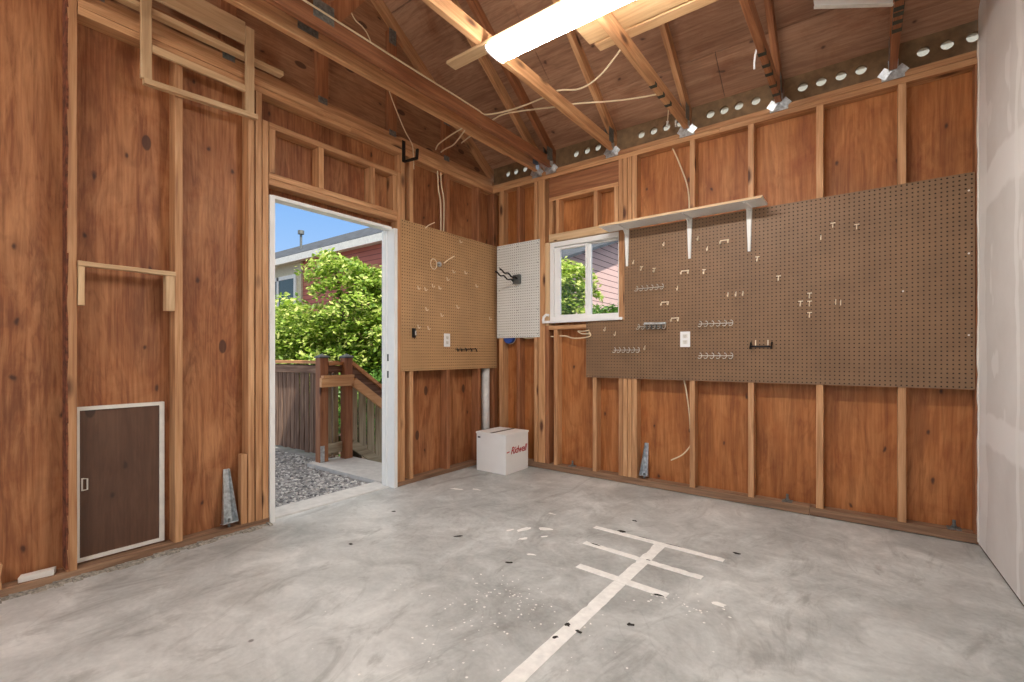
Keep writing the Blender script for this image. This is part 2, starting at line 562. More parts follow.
def tag(o, label, cat, group=None):
    o['label'] = label; o['category'] = cat
    if group:
        o['group'] = group
    return o
def thing(name, label, cat, loc, group=None):
    e = bpy.data.objects.new(name, None)
    e.empty_display_size = 0.05
    COL.objects.link(e)
    e.location = loc
    WORLD[e.name] = tuple(loc)
    return tag(e, label, cat, group)
def struct(o):
    o['kind'] = 'structure'
    return o
def clone(root, loc, label=None):
    r = root.copy(); COL.objects.link(r); r.location = loc
    if label:
        r['label'] = label
    for ch in list(root.children):
        c = ch.copy(); COL.objects.link(c); c.parent = r
        for g in ch.children:
            d = g.copy(); COL.objects.link(d); d.parent = c
    return r

# ------------------------------------------------------------------ dimensions
XL = -3.0            # stud faces of the left wall
SL = -3.089          # its sheathing
YB = 3.654           # stud faces of the back wall
SB = 3.743           # its sheathing
ZS, ZP, ZSB = 0.038, 2.69, 0.058 # top of sill, underside of top plates
YF = -2.4            # garage door wall behind the camera
RIDGE = 0.69
def zb(y):           # underside of the rafters
    y = y if y >= RIDGE else 2 * RIDGE - y
    return 2.866 + 0.675 * (3.675 - y)
D0, D1, DZ = 1.469, 2.402, 2.033       # door opening
WX0, WX1, WZ0, WZ1 = -2.377, -1.613, 1.372, 2.10   # window opening
def xr(y):           # drywall face of the right wall (slightly out of square)
    return 0.499 - 0.036 * (y - 3.66)

# ------------------------------------------------------------------ room shell
fl = MB().box((SL - 0.012, YF - 0.1, -0.12), (0.85, SB + 0.012, 0.0)).build('floor', M['floor'], loc=(0, 0, 0)); struct(fl)

m = MB()
m.box((SL - 0.02, YF, 0.0), (SL, 0.515, 3.62)); m.box((SL - 0.02, 0.515, 0.0), (SL, 1.435, ZP + 0.08))
m.box((SL - 0.02, 1.435, 2.092), (SL, 2.445, ZP + 0.08))
m.box((SL - 0.02, 2.445, 0.0), (SL, SB + 0.02, ZP + 0.08))
struct(m.build('wall_left', M['ply_left'], loc=(0, 0, 0)))
m = MB().prism([(YF, 3.62), (0.515, 3.62), (0.515, ZP + 0.08), (SB + 0.02, ZP + 0.08), (SB + 0.02, zb(SB + .02) + 0.10), (RIDGE, zb(RIDGE) + 0.10), (-1.0, zb(-1.0) + 0.10)], 'X', SL - 0.02, SL)
struct(m.build('wall_left_gable', M['ply_gable'], loc=(0, 0, 0)))
m = MB()
m.box((SL - 0.02, SB, 0.0), (WX0 + 0.044, SB + 0.02, ZP + 0.08))
m.box((WX1, SB, 0.0), (0.62, SB + 0.02, ZP + 0.08))
m.box((WX0 + 0.044, SB, 0.0), (WX1, SB + 0.02, WZ0))
m.box((WX0 + 0.044, SB, WZ1), (WX1, SB + 0.02, ZP + 0.08))
struct(m.build('wall_back', M['ply_back'], loc=(0, 0, 0)))
# right wall: drywall on the shared wall, up to the roof
def right_wall():
    m = MB()
    ys = [YF, RIDGE, 3.652]
    pts = []
    for x_off in (0.0, 0.0127):
        for y in ys:
            pts.append((xr(y) + x_off, y, 0.0125)); pts.append((xr(y) + x_off, y, zb(y) + 0.10))
    m.add(pts, [(0, 1, 3, 2), (2, 3, 5, 4), (6, 8, 9, 7), (8, 10, 11, 9), (0, 6, 7, 1), (4, 5, 11, 10), (1, 7, 9, 3), (3, 9, 11, 5), (0, 2, 8, 6), (2, 4, 10, 8)])
    return m
struct(right_wall().build('wall_right', M['drywall'], loc=(0, 0, 0)))
m = MB().add([(xr(y) + d, y, z) for y in (YF, 3.652) for d in (0.003, 0.0125) for z in (0.0003, 0.0118)],
             [(0, 1, 5, 4), (2, 6, 7, 3), (0, 4, 6, 2), (1, 3, 7, 5), (0, 2, 3, 1), (4, 5, 7, 6)])
struct(m.build('shadow_gap_right', M['soil_and_shade'], loc=(0, 0, 0)))  # dark strip standing in for the shadow gap under the drywall
# paper edge bead where the drywall stops short of the plywood
m = MB()
zz = [0.02 + i * 0.062 for i in range(46)]
pts = []
for i, z in enumerate(zz):
    w = R.uniform(0, 0.005)
    pts += [(0.4965 - w, 3.640, z), (0.4965 - w, 3.6535, z), (0.511, 3.6535, z), (0.511, 3.640, z)]
fs = []
for i in range(len(zz) - 1):
    for k in range(4):
        a = i * 4 + k; b = i * 4 + (k + 1) % 4
        fs.append((a, b, b + 4, a + 4))
m.add(pts, fs)
struct(m.build('trim_1', M['offwhite'], loc=(0, 0, 0)))
# garage door wall behind the camera, the door rolled away
m = MB()
m.box((SL, YF - 0.1, 0), (-2.85, YF, 2.85)); m.box((0.42, YF - 0.1, 0), (0.85, YF, 2.85)); m.box((-2.85, YF - 0.1, 2.4), (0.42, YF, 2.85))
struct(m.build('wall_front', M['ply_left'], loc=(0, 0, 0)))
# roof sheathing in sheets, seams left open a few millimetres, shingles above
def slope_pt(y, off):
    return (y, zb(y) + 0.107 + off)
def roof_panel(m, ya, yb_, off, th, x0, x1):
    a, b = slope_pt(ya, off), slope_pt(yb_, off)
    m.prism([a, b, (b[0], b[1] + th), (a[0], a[1] + th)], 'X', x0, x1)
edges = [3.775, 3.42, 2.43, 1.44, RIDGE]
m = MB()
for i in range(4):
    xs = [-3.4, -2.05, 0.39, 0.9] if i % 2 else [-3.4, -0.83, 0.9]
    for k in range(len(xs) - 1):
        roof_panel(m, edges[i] - 0.004, edges[i + 1] + (0.004 if i < 3 else 0), 0, 0.012, xs[k] + 0.002, xs[k + 1] - 0.002)
roof_panel(m, RIDGE, -3.0, 0, 0.012, -3.4, 0.9)
struct(m.build('ceiling', M['ply_roof'], loc=(0, 0, 0)))
m = MB(); roof_panel(m, 3.785, RIDGE, 0.014, 0.02, -3.45, 0.95); roof_panel(m, RIDGE, -3.1, 0.014, 0.02, -3.45, 0.95)
struct(m.build('roof', M['shingle'], loc=(0, 0, 0)))
# rough concrete lip along the left sill
m = MB()
y = 0.0
while y < 1.43:
    y2 = y + R.uniform(0.02, 0.06)
    h0 = R.uniform(0.006, 0.014); w0 = R.uniform(0.028, 0.062)
    x = -2.999
    m.add([(x, y, 0), (x, y2, 0), (x + w0, y2, 0), (x + w0, y, 0), (x, y, h0), (x, y2, h0 * .8), (x + w0 * .7, y2, h0 * .6), (x + w0 * .7, y, h0 * .7)],
          [(3, 2, 1, 0), (4, 5, 6, 7), (0, 1, 5, 4), (1, 2, 6, 5), (2, 3, 7, 6), (3, 0, 4, 7)])
    y = y2
struct(m.build('trim_3', M['concrete_edge'], loc=(0, 0, 0)))
# threshold
m = MB().box((-3.27, 1.44, -0.06), (-3.066, 2.44, 0.004)).box((-3.062, 1.44, -0.02), (-3.05, 2.44, 0.003))
struct(m.build('trim_4', M['pad'], loc=(0, 0, 0)))

# ------------------------------------------------------------------ door frame (the door itself is swung out of sight)
door = bpy.data.objects.new('door_1', None); COL.objects.link(door); door.location = (-3.06, 1.90, 0); WORLD['door_1'] = (-3.06, 1.90, 0)
struct(door)
m = MB().box((-3.14, 1.436, 0.0), (-2.996, D0, 2.072)).box((-3.125, D0, 0.0), (-3.085, D0 + 0.006, 2.0635))
m.build('door_frame', M['white'], door)
m = MB().box((-3.14, D1 + 0.010, 0.0), (-2.996, D1 + 0.042, 2.072)).box((-3.14, D1 + 0.004, 0.0), (-3.085, D1 + 0.010, 2.0635)).box((-3.14, D1, 0.0), (-3.115, D1 + 0.004, 2.0635))
m.build('door_frame', M['white'], door)
m = MB().box((-3.105, D0, 2.064), (-3.028, D1 + 0.010, 2.086))
m.build('door_frame', M['white'], door)
for z in (1.04, 0.905):
    MB().box((-3.088, D1 + 0.0085, z - 0.028), (-3.066, D1 + 0.0102, z + 0.028)).build('strike_plate', M['dkgrey'], door)

# ------------------------------------------------------------------ window
win = bpy.data.objects.new('window_1', None); COL.objects.link(win); win.location = (-1.995, 3.70, WZ0); WORLD['window_1'] = (-1.995, 3.70, WZ0)
struct(win)
def ring(m, x0, x1, z0, z1, y0, y1, w, wb=None):
    wb = w if wb is None else wb
    m.box((x0, y0, z0), (x0 + w, y1, z1)); m.box((x1 - w, y0, z0), (x1, y1, z1))
    m.box((x0 + w, y0, z0), (x1 - w, y1, z0 + wb)); m.box((x0 + w, y0, z1 - w), (x1 - w, y1, z1))
m = MB(); ring(m, WX0 + 0.044, WX1 - 0.004, WZ0 + 0.004, WZ1 - 0.004, 3.672, 3.76, 0.042, 0.030)
m.build('window_frame', M['plastic'], win)
m = MB(); ring(m, WX0 + 0.088, -1.954, WZ0 + 0.035, WZ1 - 0.050, 3.688, 3.715, 0.022, 0.020); m.box((WX0 + 0.110, 3.692, WZ0 + 0.057), (WX0 + 0.14, 3.714, WZ1 - 0.071))
m.build('sash', M['plastic'], win)
m = MB(); m.box((-1.954, 3.705, WZ0 + 0.036), (-1.944, 3.735, WZ1 - 0.05)); ring(m, -1.944, WX1 - 0.05, WZ0 + 0.035, WZ1 - 0.05, 3.718, 3.74, 0.010, 0.014)
m.build('sash', M['plastic'], win)
MB().box((WX0 + 0.14, 3.700, WZ0 + 0.057), (-1.976, 3.704, WZ1 - 0.071)).build('glass', M['glass'], win)
MB().box((-1.934, 3.727, WZ0 + 0.049), (WX1 - 0.06, 3.731, WZ1 - 0.06)).build('glass', M['glass'], win)
MB().box((-1.974, 3.680, 1.60), (-1.957, 3.687, 1.66)).build('latch', M['plastic'], win)
m = MB().box((WX0 - 0.016, 3.630, WZ0 - 0.018), (WX1 + 0.006, 3.6535, WZ0 + 0.004)).box((WX0 + 0.044, 3.6535, WZ0 - 0.018), (WX1 + 0.003, 3.672, WZ0 + 0.004))
m.build('window_sill', M['plastic'], win)
m = MB().tube([(-2.385, 3.635, 1.376), (-2.378, 3.632, 1.41), (-2.35, 3.632, 1.43), (-2.325, 3.64, 1.425)], 0.013, 8)
m.build('torn_corner', M['plastic'], win)

# ------------------------------------------------------------------ framing
GS = 'wall studs of the garage'
seed = 0
def stud_left(y0, y1, label, z0=ZS, z1=ZP, mat='firZ', name='wall_stud', x0=SL, x1=XL, group=GS):
    global seed; seed += 1
    o = MB().lumber((x0 + 0.0006, y0, z0 + 0.0006), (x1, y1, z1 - 0.0006), 'Z', seed=seed).build(name, M[mat])
    return tag(o, label, 'stud', group)
def stud_back(x0, x1, label, z0=ZSB, z1=ZP, mat='firZ', name='wall_stud', group=GS):
    global seed; seed += 1
    o = MB().lumber((x0, YB, z0 + 0.0006), (x1, SB - 0.0006, z1 - 0.0006), 'Z', seed=seed).build(name, M[mat])
    return tag(o, label, 'stud', group)
def flat_left(y0, y1, z0, z1, label, name='header_board', mat='firY', cat='board', x0=SL, x1=XL):
    global seed; seed += 1
    o = MB().lumber((x0 + 0.0006, y0, z0), (x1, y1, z1), 'Y', seed=seed).build(name, M[mat])
    return tag(o, label, cat)
def flat_back(x0, x1, z0, z1, label, name='header_board', mat='firX', cat='board', y0=YB, y1=SB):
    global seed; seed += 1
    o = MB().lumber((x0, y0, z0), (x1, y1 - 0.0006, z1), 'X', seed=seed).build(name, M[mat])
    return tag(o, label, cat)

# sills and plates
flat_left(YF, 1.434, 0.0006, ZS, 'brown weathered sill board under the left wall, up to the doorway', 'sill_plate', 'sillY', 'sill')
flat_left(2.446, YB - .001, 0.0006, ZS, 'short brown sill board between doorway and back corner behind the white box', 'sill_plate', 'sillY', 'sill')
flat_back(SL, -0.30, 0.004, ZSB, 'brown sill board under the back wall, from the corner past the window', 'sill_plate', 'sillX', 'sill')
flat_back(-0.297, 0.62, 0.004, ZSB, 'brown sill board under the back wall, beside the drywall', 'sill_plate', 'sillX', 'sill')
flat_left(0.536, 2.02, ZP, ZP + 0.0376, 'lower top plate of the left wall, over the doorway and access panel', 'top_plate', 'firY', 'plate')
flat_left(2.022, SB - .001, ZP, ZP + 0.0376, 'lower top plate of the left wall, over the tan pegboard', 'top_plate', 'firY', 'plate')
flat_left(0.536, YB - .001, ZP + 0.0384, ZP + 0.076, 'upper top plate running the whole left wall', 'top_plate', 'firY', 'plate')
flat_back(XL, -0.86, ZP, ZP + 0.0376, 'lower top plate of the back wall, over the window', 'top_plate', 'firX', 'plate')
flat_back(-0.858, 0.62, ZP, ZP + 0.0376, 'lower top plate of the back wall, over the brown pegboard by the drywall', 'top_plate', 'firX', 'plate')
flat_back(SL, 0.62, ZP + 0.0384, ZP + 0.076, 'upper top plate of the back wall carrying the metal brackets', 'top_plate', 'firX', 'plate')

# left wall studs
st1 = stud_left(0.496, 0.534, 'rough bark-edged fir stud left of the dark access panel', mat='firZ', z1=3.55)
m = MB(); z = 0.05; yy = []
while z < 3.5:
    w0, w1 = R.uniform(0.001, 0.008), R.uniform(0.001, 0.008); z2 = z + R.uniform(0.05, 0.12)
    m.add([(SL + 0.01, 0.4945, z), (XL + 0.0012, 0.4945, z), (XL + 0.0012, 0.496 + w0, z), (SL + 0.01, 0.4945, z2), (XL + 0.0012, 0.4945, z2), (XL + 0.0012, 0.496 + w1, z2), (SL + 0.01, 0.4958, z), (SL + 0.01, 0.4958, z2)],
          [(0, 1, 4, 3), (1, 2, 5, 4), (6, 7, 5, 2), (0, 6, 2, 1), (3, 4, 5, 7), (0, 3, 7, 6)])
    z = z2
b1 = m.build('bark_edge', M['barkdark'], st1, loc=tuple(st1.location)); b1.location = (0, 0, 0); b1['label'] = 'dark red bark edge'
stud_left(0.929, 0.967, 'fir stud right of the dark access panel')
stud_left(1.309, 1.346, 'fir stud right beside the leaning metal bracket and the short block')
stud_left(1.353, 1.390, 'middle fir stud of the three packed left of the doorway')
stud_left(1.3935, 1.431, 'fir trimmer stud touching the white frame on the left of the doorway', z1=2.53)
stud_left(1.270, 1.305, 'short fir block standing on the sill behind the leaning metal bracket', 0.0386, 0.46, name='wood_block', group=None, x0=-3.055, x1=-3.005)
stud_left(2.446, 2.482, 'fir trimmer stud touching the white frame on the right of the doorway', z1=2.53)
stud_left(2.485, 2.525, 'fir stud under the black steel hook, right of the doorway')
stud_left(2.575, 2.613, 'fir stud behind the left edge of the tan pegboard')
stud_left(3.000, 3.040, 'fir stud under the middle of the tan pegboard', mat='redZ')
stud_left(3.425, 3.463, 'fir stud left of the white pipe under the tan pegboard', mat='redZ')
stud_left(3.660, 3.735, 'corner stud between the white pipe and the back wall', mat='redZ', z0=ZSB)
# door header
flat_left(1.434, 2.444, 2.493, 2.531, 'flat board at the top of the framing over the doorway')
flat_left(1.434, 2.444, 2.176, 2.213, 'upper of the two flat boards just over the white door head')
flat_left(1.434, 2.444, 2.137, 2.1745, 'lower of the two flat boards just over the white door head')
GC = 'short cripple studs'
for y0, lb in ((1.436, 'left end of the header framing over the doorway'), (1.770, 'left of centre in the header framing over the doorway'),
               (2.193, 'right of centre in the header framing over the doorway'), (2.404, 'right end of the header framing over the doorway')):
    stud_left(y0, y0 + 0.038, 'short cripple stud at the ' + lb if 'end' in lb else 'short cripple stud ' + lb, 2.2135, 2.4925, group=GC)

# back wall studs
stud_back(-2.922, -2.872, 'corner stud of the back wall at the edge of the white pegboard')
stud_back(-2.705, -2.667, 'fir stud under the middle of the white pegboard', mat='redZ')
stud_back(-2.500, -2.462, 'king stud left of the window, first of its pair')
stud_back(-2.452, -2.380, 'thick trimmer stud carrying the window on its left')
tag(MB().lumber((-2.379, YB + 0.006, 1.332), (-2.3365, SB - 0.001, 2.10), 'Z', seed=301).build('window_jamb', M['paleZ']), 'pale jamb board along the left side of the white window', 'board')
tag(MB().lumber((-2.379, YB + 0.004, ZSB), (-2.3365, SB - 0.001, 1.3315), 'Z', seed=302).build('jack_stud', M['redZ']), 'jack stud under the left corner of the window', 'stud', GS)
stud_back(-2.282, -2.244, 'cripple stud below the left part of the window', z1=1.292)
stud_back(-1.888, -1.850, 'cripple stud below the middle of the window, at the pegboard corner', z1=1.292)
stud_back(-1.647, -1.610, 'leftmost stud of the packed four right of the window')
stud_back(-1.6075, -1.571, 'second stud of the packed four right of the window')
stud_back(-1.5685, -1.533, 'third stud of the packed four right of the window')
stud_back(-1.5295, -1.488, 'stud with the leaning metal bracket at its foot under the brown pegboard')
stud_back(-1.070, -1.032, 'stud with a loose white cable beside it under the brown pegboard')
stud_back(-0.668, -0.630, 'stud under the right shelf bracket on the back wall')
stud_back(-0.262, -0.222, 'stud where the two back sill boards meet')
stud_back(0.152, 0.192, 'stud nearest the drywall on the back wall')
stud_back(0.486, 0.512, 'narrow end stud at the rough edge of the drywall', mat='redZ')
# window framing
flat_back(-2.336, WX1 + 0.003, 1.294, 1.331, 'flat board directly under the white window sill')
flat_back(-2.336, WX1 + 0.003, WZ1 + 0.0006, 2.170, 'flat board over the window', mat='paleX')
flat_back(-2.336, -1.648, 2.474, 2.508, 'flat board under the big window header')
flat_back(-2.336, -1.648, 2.510, 2.688, 'deep reddish header beam over the window', 'header_beam', 'redX', 'beam', y0=YB + 0.006)
for x0, lb in ((-2.336, 'left end of the framing over the window'), (-2.262, 'second from the left in the framing over the window'),
               (-1.877, 'near the shelf corner in the framing over the window'), (-1.688, 'right end of the framing over the window')):
    stud_back(x0, x0 + 0.037, 'short cripple stud ' + ('at the ' if 'end' in lb else '') + lb, 2.1706, 2.4738, group=GC)

# ------------------------------------------------------------------ trusses
GT = 'roof trusses'
def nail_plate(parent, x, y, z, h=0.13, w=0.10):
    MB().box((x - 0.0008, y - w / 2, z - h / 2), (x + 0.0008, y + w / 2, z + h / 2)).build('nail_plate', M['zinc_dull'], parent)
def truss(xc, label, bands=(), tie=True, mat='fir', node=1.38):
    t = thing('roof_truss', label, 'roof truss', (xc, 0.7, 2.78), GT)
    a, b = xc - 0.019, xc + 0.019
    global seed; seed += 1
    MB().lumber((a, YF, 2.780), (b, 3.70, 2.869), 'Y', n=30, seed=seed).build('bottom_chord', M[mat + 'Y'], t)
    # sloping chords are built straight and turned, so the grain follows them
    for sgn in (1, -1):
        ang = math.atan(0.675)
        y0 = 3.76 if sgn > 0 else 2 * RIDGE - 3.76
        Ls = (3.76 - RIDGE) / math.cos(ang)
        o = MB().lumber((-0.019, 0, 0), (0.019, Ls, 0.089), 'Y', n=30, seed=seed + 50).build('top_chord', M[('fir' if mat == 'pale' else mat) + 'Y'], t, loc=(0, 0, 0))
        o.location = (0, y0 - 0.7, zb(3.76) - 2.78 + 0.001)
        o.rotation_euler = (-ang, 0, math.pi) if sgn > 0 else (ang, 0, 0)
        if sgn > 0:
            o.rotation_euler = (ang, 0, math.pi)
    # webs
    MB().obox((xc, node + 0.06, 2.90), (xc, 2.16, zb(2.16) - 0.005), 0.038, 0.089, (0, 1, 0)).build('web', M['redZ'], t)
    MB().obox((xc, node - 0.06, 2.90), (xc, RIDGE + 0.05, zb(RIDGE + .05) - 0.02), 0.038, 0.089, (0, 1, 0)).build('web', M['redZ'], t)
    for s in (-1, 1):
        nail_plate(t, xc + s * 0.0198, node, 2.878, 0.10, 0.12)
        nail_plate(t, xc + s * 0.0198, 3.60, 2.885, 0.12, 0.09)
    if tie:
        m = MB()
        for s in (-1, 1):
            xx = xc + s * 0.021
            m.add([(xx, 3.60, 2.790), (xx, 3.652, 2.775), (xx, 3.652, 2.84), (xx, 3.60, 2.82),
                   (xx + s * 0.002, 3.60, 2.790), (xx + s * 0.002, 3.652, 2.775), (xx + s * 0.002, 3.652, 2.84), (xx + s * 0.002, 3.60, 2.82)],
                  [(0, 1, 2, 3), (7, 6, 5, 4), (0, 4, 5, 1), (1, 5, 6, 2), (2, 6, 7, 3), (3, 7, 4, 0)])
            m.obox((xx + s * 0.002, 3.640, 2.790), (xx + s * 0.036, 3.652, 2.752), 0.05, 0.003, (0, 1, 0))
        m.box((xc - 0.055, 3.6505, 2.728), (xc + 0.055, 3.6535, 2.772))
        m.obox((xc - 0.02, 3.644, 2.777), (xc + 0.02, 3.644, 2.777), 0.02, 0.004)
        m.build('metal_tie', M['zinc'], t)
    for y in bands:
        m = MB()
        m.box((xc - 0.0205, y - 0.017, 2.7786), (xc + 0.0205, y + 0.017, 2.7800))
        for s in (-1, 1):
            m.box((xc + s * 0.0203 - 0.0006, y - 0.017, 2.780), (xc + s * 0.0203 + 0.0006, y + 0.017, 2.80))
        m.build('tape_band', M['tapeband'], t)
    return t
truss(-2.466, 'roof truss nearest the gable wall, left of the close pair', tie=True, mat='fir')
truss(-2.310, 'roof truss with a cream cable along it, right of the close pair', mat='red')
truss(-1.706, 'roof truss right over the left end of the lit light fixture')
truss(-1.089, 'roof truss with three dark bands near the back wall', (2.94, 3.086, 3.224))
truss(-0.475, 'roof truss with five dark bands and a short white strap', (3.0, 3.134, 3.242, 3.396, 3.521), mat='red')
truss(0.130, 'roof truss with dark bands beside the drywall', (2.695, 2.925, 3.011, 3.06, 3.13, 3.21), mat='red')
# gable truss
gt = thing('gable_truss', 'flat gable-end truss standing on the left wall plates', 'roof truss', (-3.06, 0.7, 2.767))

GX0, GX1 = SL + 0.0006, SL + 0.038
MB().lumber((GX0, 0.536, 2.767), (GX1, 3.70, 2.856), 'Y', n=30, seed=77).build('bottom_chord', M['firY'], gt)
ang = math.atan(0.675); Ls = (3.76 - RIDGE) / math.cos(ang)
for sgn in (1, -1):
    o = MB().lumber((-0.019, 0, 0), (0.019, Ls, 0.089), 'Y', n=30, seed=78).build('top_chord', M['firY'], gt, loc=(0, 0, 0))
    o.location = (-0.0092, (3.76 if sgn > 0 else 2 * RIDGE - 3.76) - 0.7, zb(3.76) - 2.767 + 0.001)
    o.rotation_euler = (ang, 0, math.pi) if sgn > 0 else (ang, 0, 0)
for y in (0.61, 1.22, 1.83, 2.44, 3.05):
    MB().lumber((GX0, y - 0.0445, 2.857), (GX1, y + 0.0445, zb(y) - 0.035), 'Z', seed=80 + int(y * 10)).build('web', M['redZ'], gt)
    MB().box((GX1, y - 0.035, 2.83), (GX1 + 0.0015, y + 0.035, 2.875)).build('nail_plate', M['zinc_dull'], gt)
    MB().box((GX1, y - 0.035, zb(y) - 0.13), (GX1 + 0.0015, y + 0.035, zb(y) - 0.01)).build('nail_plate', M['zinc_dull'], gt)

# vent blocking between the trusses
def hole_panel(m, xs0, xs1, zs0, zs1, holes, y0, y1, r, n=24):
    """a plank along x with a row of round holes"""
    hs = sorted(holes)
    cuts = [xs0] + [(hs[i] + hs[i + 1]) / 2 for i in range(len(hs) - 1)] + [xs1]
    zc = (zs0 + zs1) / 2 - 0.008
    for i, hx in enumerate(hs):
        a, b = cuts[i], cuts[i + 1]
        angs = [2 * math.pi * k / n for k in range(n)]
        for cx, cz in ((a, zs0), (b, zs0), (a, zs1), (b, zs1)):
            angs.append(math.atan2(cz - zc, cx - hx) % (2 * math.pi))
        angs = sorted(set(round(q, 6) for q in angs))
        vs = []
        for q in angs:
            c, s = math.cos(q), math.sin(q)
            tx = ((b - hx) / c if c > 1e-9 else (a - hx) / c if c < -1e-9 else 1e9)
            tz = ((zs1 - zc) / s if s > 1e-9 else (zs0 - zc) / s if s < -1e-9 else 1e9)
            t = min(tx, tz)
            vs += [(hx + c * t, y0, zc + s * t), (hx + c * r, y0, zc + s * r), (hx + c * r, y1, zc + s * r), (hx + c * t, y1, zc + s * t)]
        k = len(angs)
        fs = []
        for j in range(k):
            p, q = j * 4, ((j + 1) % k) * 4
            fs += [(p, q, q + 1, p + 1), (p + 1, q + 1, q + 2, p + 2), (p + 2, q + 2, q + 3, p + 3), (p + 3, q + 3, q, p)]
        m.add(vs, fs)
bays = [(-3.03, -2.488, [-2.85, -2.75, -2.64], 'in the corner beside the gable wall'),
        (-2.288, -1.728, [-2.077, -1.967, -1.862, -1.77], 'behind the lit end of the light fixture'),
        (-1.684, -1.111, [-1.47, -1.366, -1.262, -1.155], 'where two white connectors hang'),
        (-1.067, -0.497, [-0.932, -0.835, -0.736, -0.625], 'between the trusses with three and five dark bands'),
        (-0.453, 0.108, [-0.341, -0.237, -0.130, -0.026], 'left of the truss beside the drywall'),
        (0.152, 0.60, [0.271, 0.377, 0.485], 'at the drywall end of the back wall')]
for x0, x1, hs, lb in bays:
    t = thing('vent_block', 'dark eave block with round vent holes ' + lb, 'vent block', ((x0 + x1) / 2, 3.71, 2.767), 'vented eave blocks over the back wall')
    m = MB(); hole_panel(m, x0, x1, 2.767, 2.985, hs, 3.70, 3.72, 0.0295)
    m.build('block', M['block_dark'], t)
    MB().box((x0 + 0.02, 3.7205, 2.80), (x1 - 0.02, 3.722, 2.935)).build('vent_screen', M['screen'], t)

# ------------------------------------------------------------------ pegboards (blind holes, their shade coloured in)
def pegboard(name, mat, label, axis, u0, u1, z0, z1, face, thick, notch=None):
    """axis 'X': board along x facing -y; axis 'Y': along y facing +x"""
    p = 0.0254
    nu, nz = max(1, round((u1 - u0) / p)), max(1, round((z1 - z0) / p))
    du, dz = (u1 - u0) / nu, (z1 - z0) / nz
    m = MB()
    walls = []
    r = 0.0046
    circ = [(math.cos(math.pi / 4 * k), math.sin(math.pi / 4 * k)) for k in range(8)]
    sq = [(1, 0), (1, 1), (0, 1), (-1, 1), (-1, 0), (-1, -1), (0, -1), (1, -1)]
    sgn = 1 if axis == 'X' else -1
    def P(u, d, z):
        return (u, face + d * sgn, z) if axis == 'X' else (face - d, u, z)
    for i in range(nu):
        for j in range(nz):
            cu, cz = u0 + (i + 0.5) * du, z0 + (j + 0.5) * dz
            if notch and notch[0] < cu < notch[1] and notch[2] < cz < notch[3]:
                continue
            vs = []
            for k in range(8):
                vs.append(P(cu + sq[k][0] * du / 2, 0, cz + sq[k][1] * dz / 2))
                vs.append(P(cu + circ[k][0] * r, 0, cz + circ[k][1] * r))
                vs.append(P(cu + circ[k][0] * r, thick, cz + circ[k][1] * r))
            fs = []
            for k in range(8):
                a, b = k * 3, ((k + 1) % 8) * 3
                fs += [(a, b, b + 1, a + 1), (a + 1, b + 1, b + 2, a + 2)]
            fs.append(tuple(k * 3 + 2 for k in range(8)))  # closed hole bottom, coloured dark in place of shade
            walls += [len(m.f) + 2 * k + 1 for k in range(8)] + [len(m.f) + 16]
            m.add(vs, fs)
    # back face margin and edges
    def edge(ua, ub, za, zb_):
        m.add([P(ua, 0, za), P(ub, 0, zb_), P(ub, thick, zb_), P(ua, thick, za)], [(0, 1, 2, 3)])
    if notch:
        nu0 = u0 + round((notch[1] - u0) / du) * du
        nz0 = z0 + round((notch[2] - z0) / dz) * dz
        edge(u0, u1, z0, z0); edge(u1, u1, z0, z1); edge(u1, nu0, z1, z1); edge(nu0, nu0, z1, nz0); edge(nu0, u0, nz0, nz0); edge(u0, u0, nz0, z0)
    else:
        edge(u0, u1, z0, z0); edge(u1, u1, z0, z1); edge(u1, u0, z1, z1); edge(u0, u0, z1, z0)
    me = bpy.data.meshes.new(name)
    loc = Vector(P((u0 + u1) / 2, 0, z0))
    me.from_pydata([(x - loc.x, y - loc.y, z - loc.z) for x, y, z in m.v], [], m.f)
    me.materials.append(mat); me.materials.append(M['core_shade_white'] if mat == M['board_white'] else M['core_shade'])
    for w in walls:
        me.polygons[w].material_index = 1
    o = bpy.data.objects.new(name, me); COL.objects.link(o); o.location = loc
    tag(o, label, 'pegboard')
    WORLD[o.name] = tuple(loc)
    return o
PB = YB - 0.0062     # room side of the back boards
PL = XL + 0.0062
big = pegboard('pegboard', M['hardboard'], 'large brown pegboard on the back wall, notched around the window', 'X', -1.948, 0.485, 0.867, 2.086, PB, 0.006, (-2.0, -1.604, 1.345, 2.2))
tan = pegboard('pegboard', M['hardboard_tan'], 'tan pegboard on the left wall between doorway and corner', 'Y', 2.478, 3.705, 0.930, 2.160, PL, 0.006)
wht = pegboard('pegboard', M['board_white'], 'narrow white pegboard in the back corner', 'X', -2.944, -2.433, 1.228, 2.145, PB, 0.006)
for x, z in ((0.46, 1.985), (0.46, 1.632), (0.176, 1.443), (0.46, 1.173)):
    MB().tube([(x, PB + 0.001, z), (x, PB - 0.004, z)], 0.005, 8).build('screw', M['wire_zinc'], big)
for x in (-2.915, -2.69, -2.455):
    for z in (1.26, 1.49, 1.70, 1.93, 2.11):
        MB().tube([(x, PB + 0.001, z), (x, PB - 0.003, z)], 0.0045, 8).build('screw', M['dkgrey'], wht)

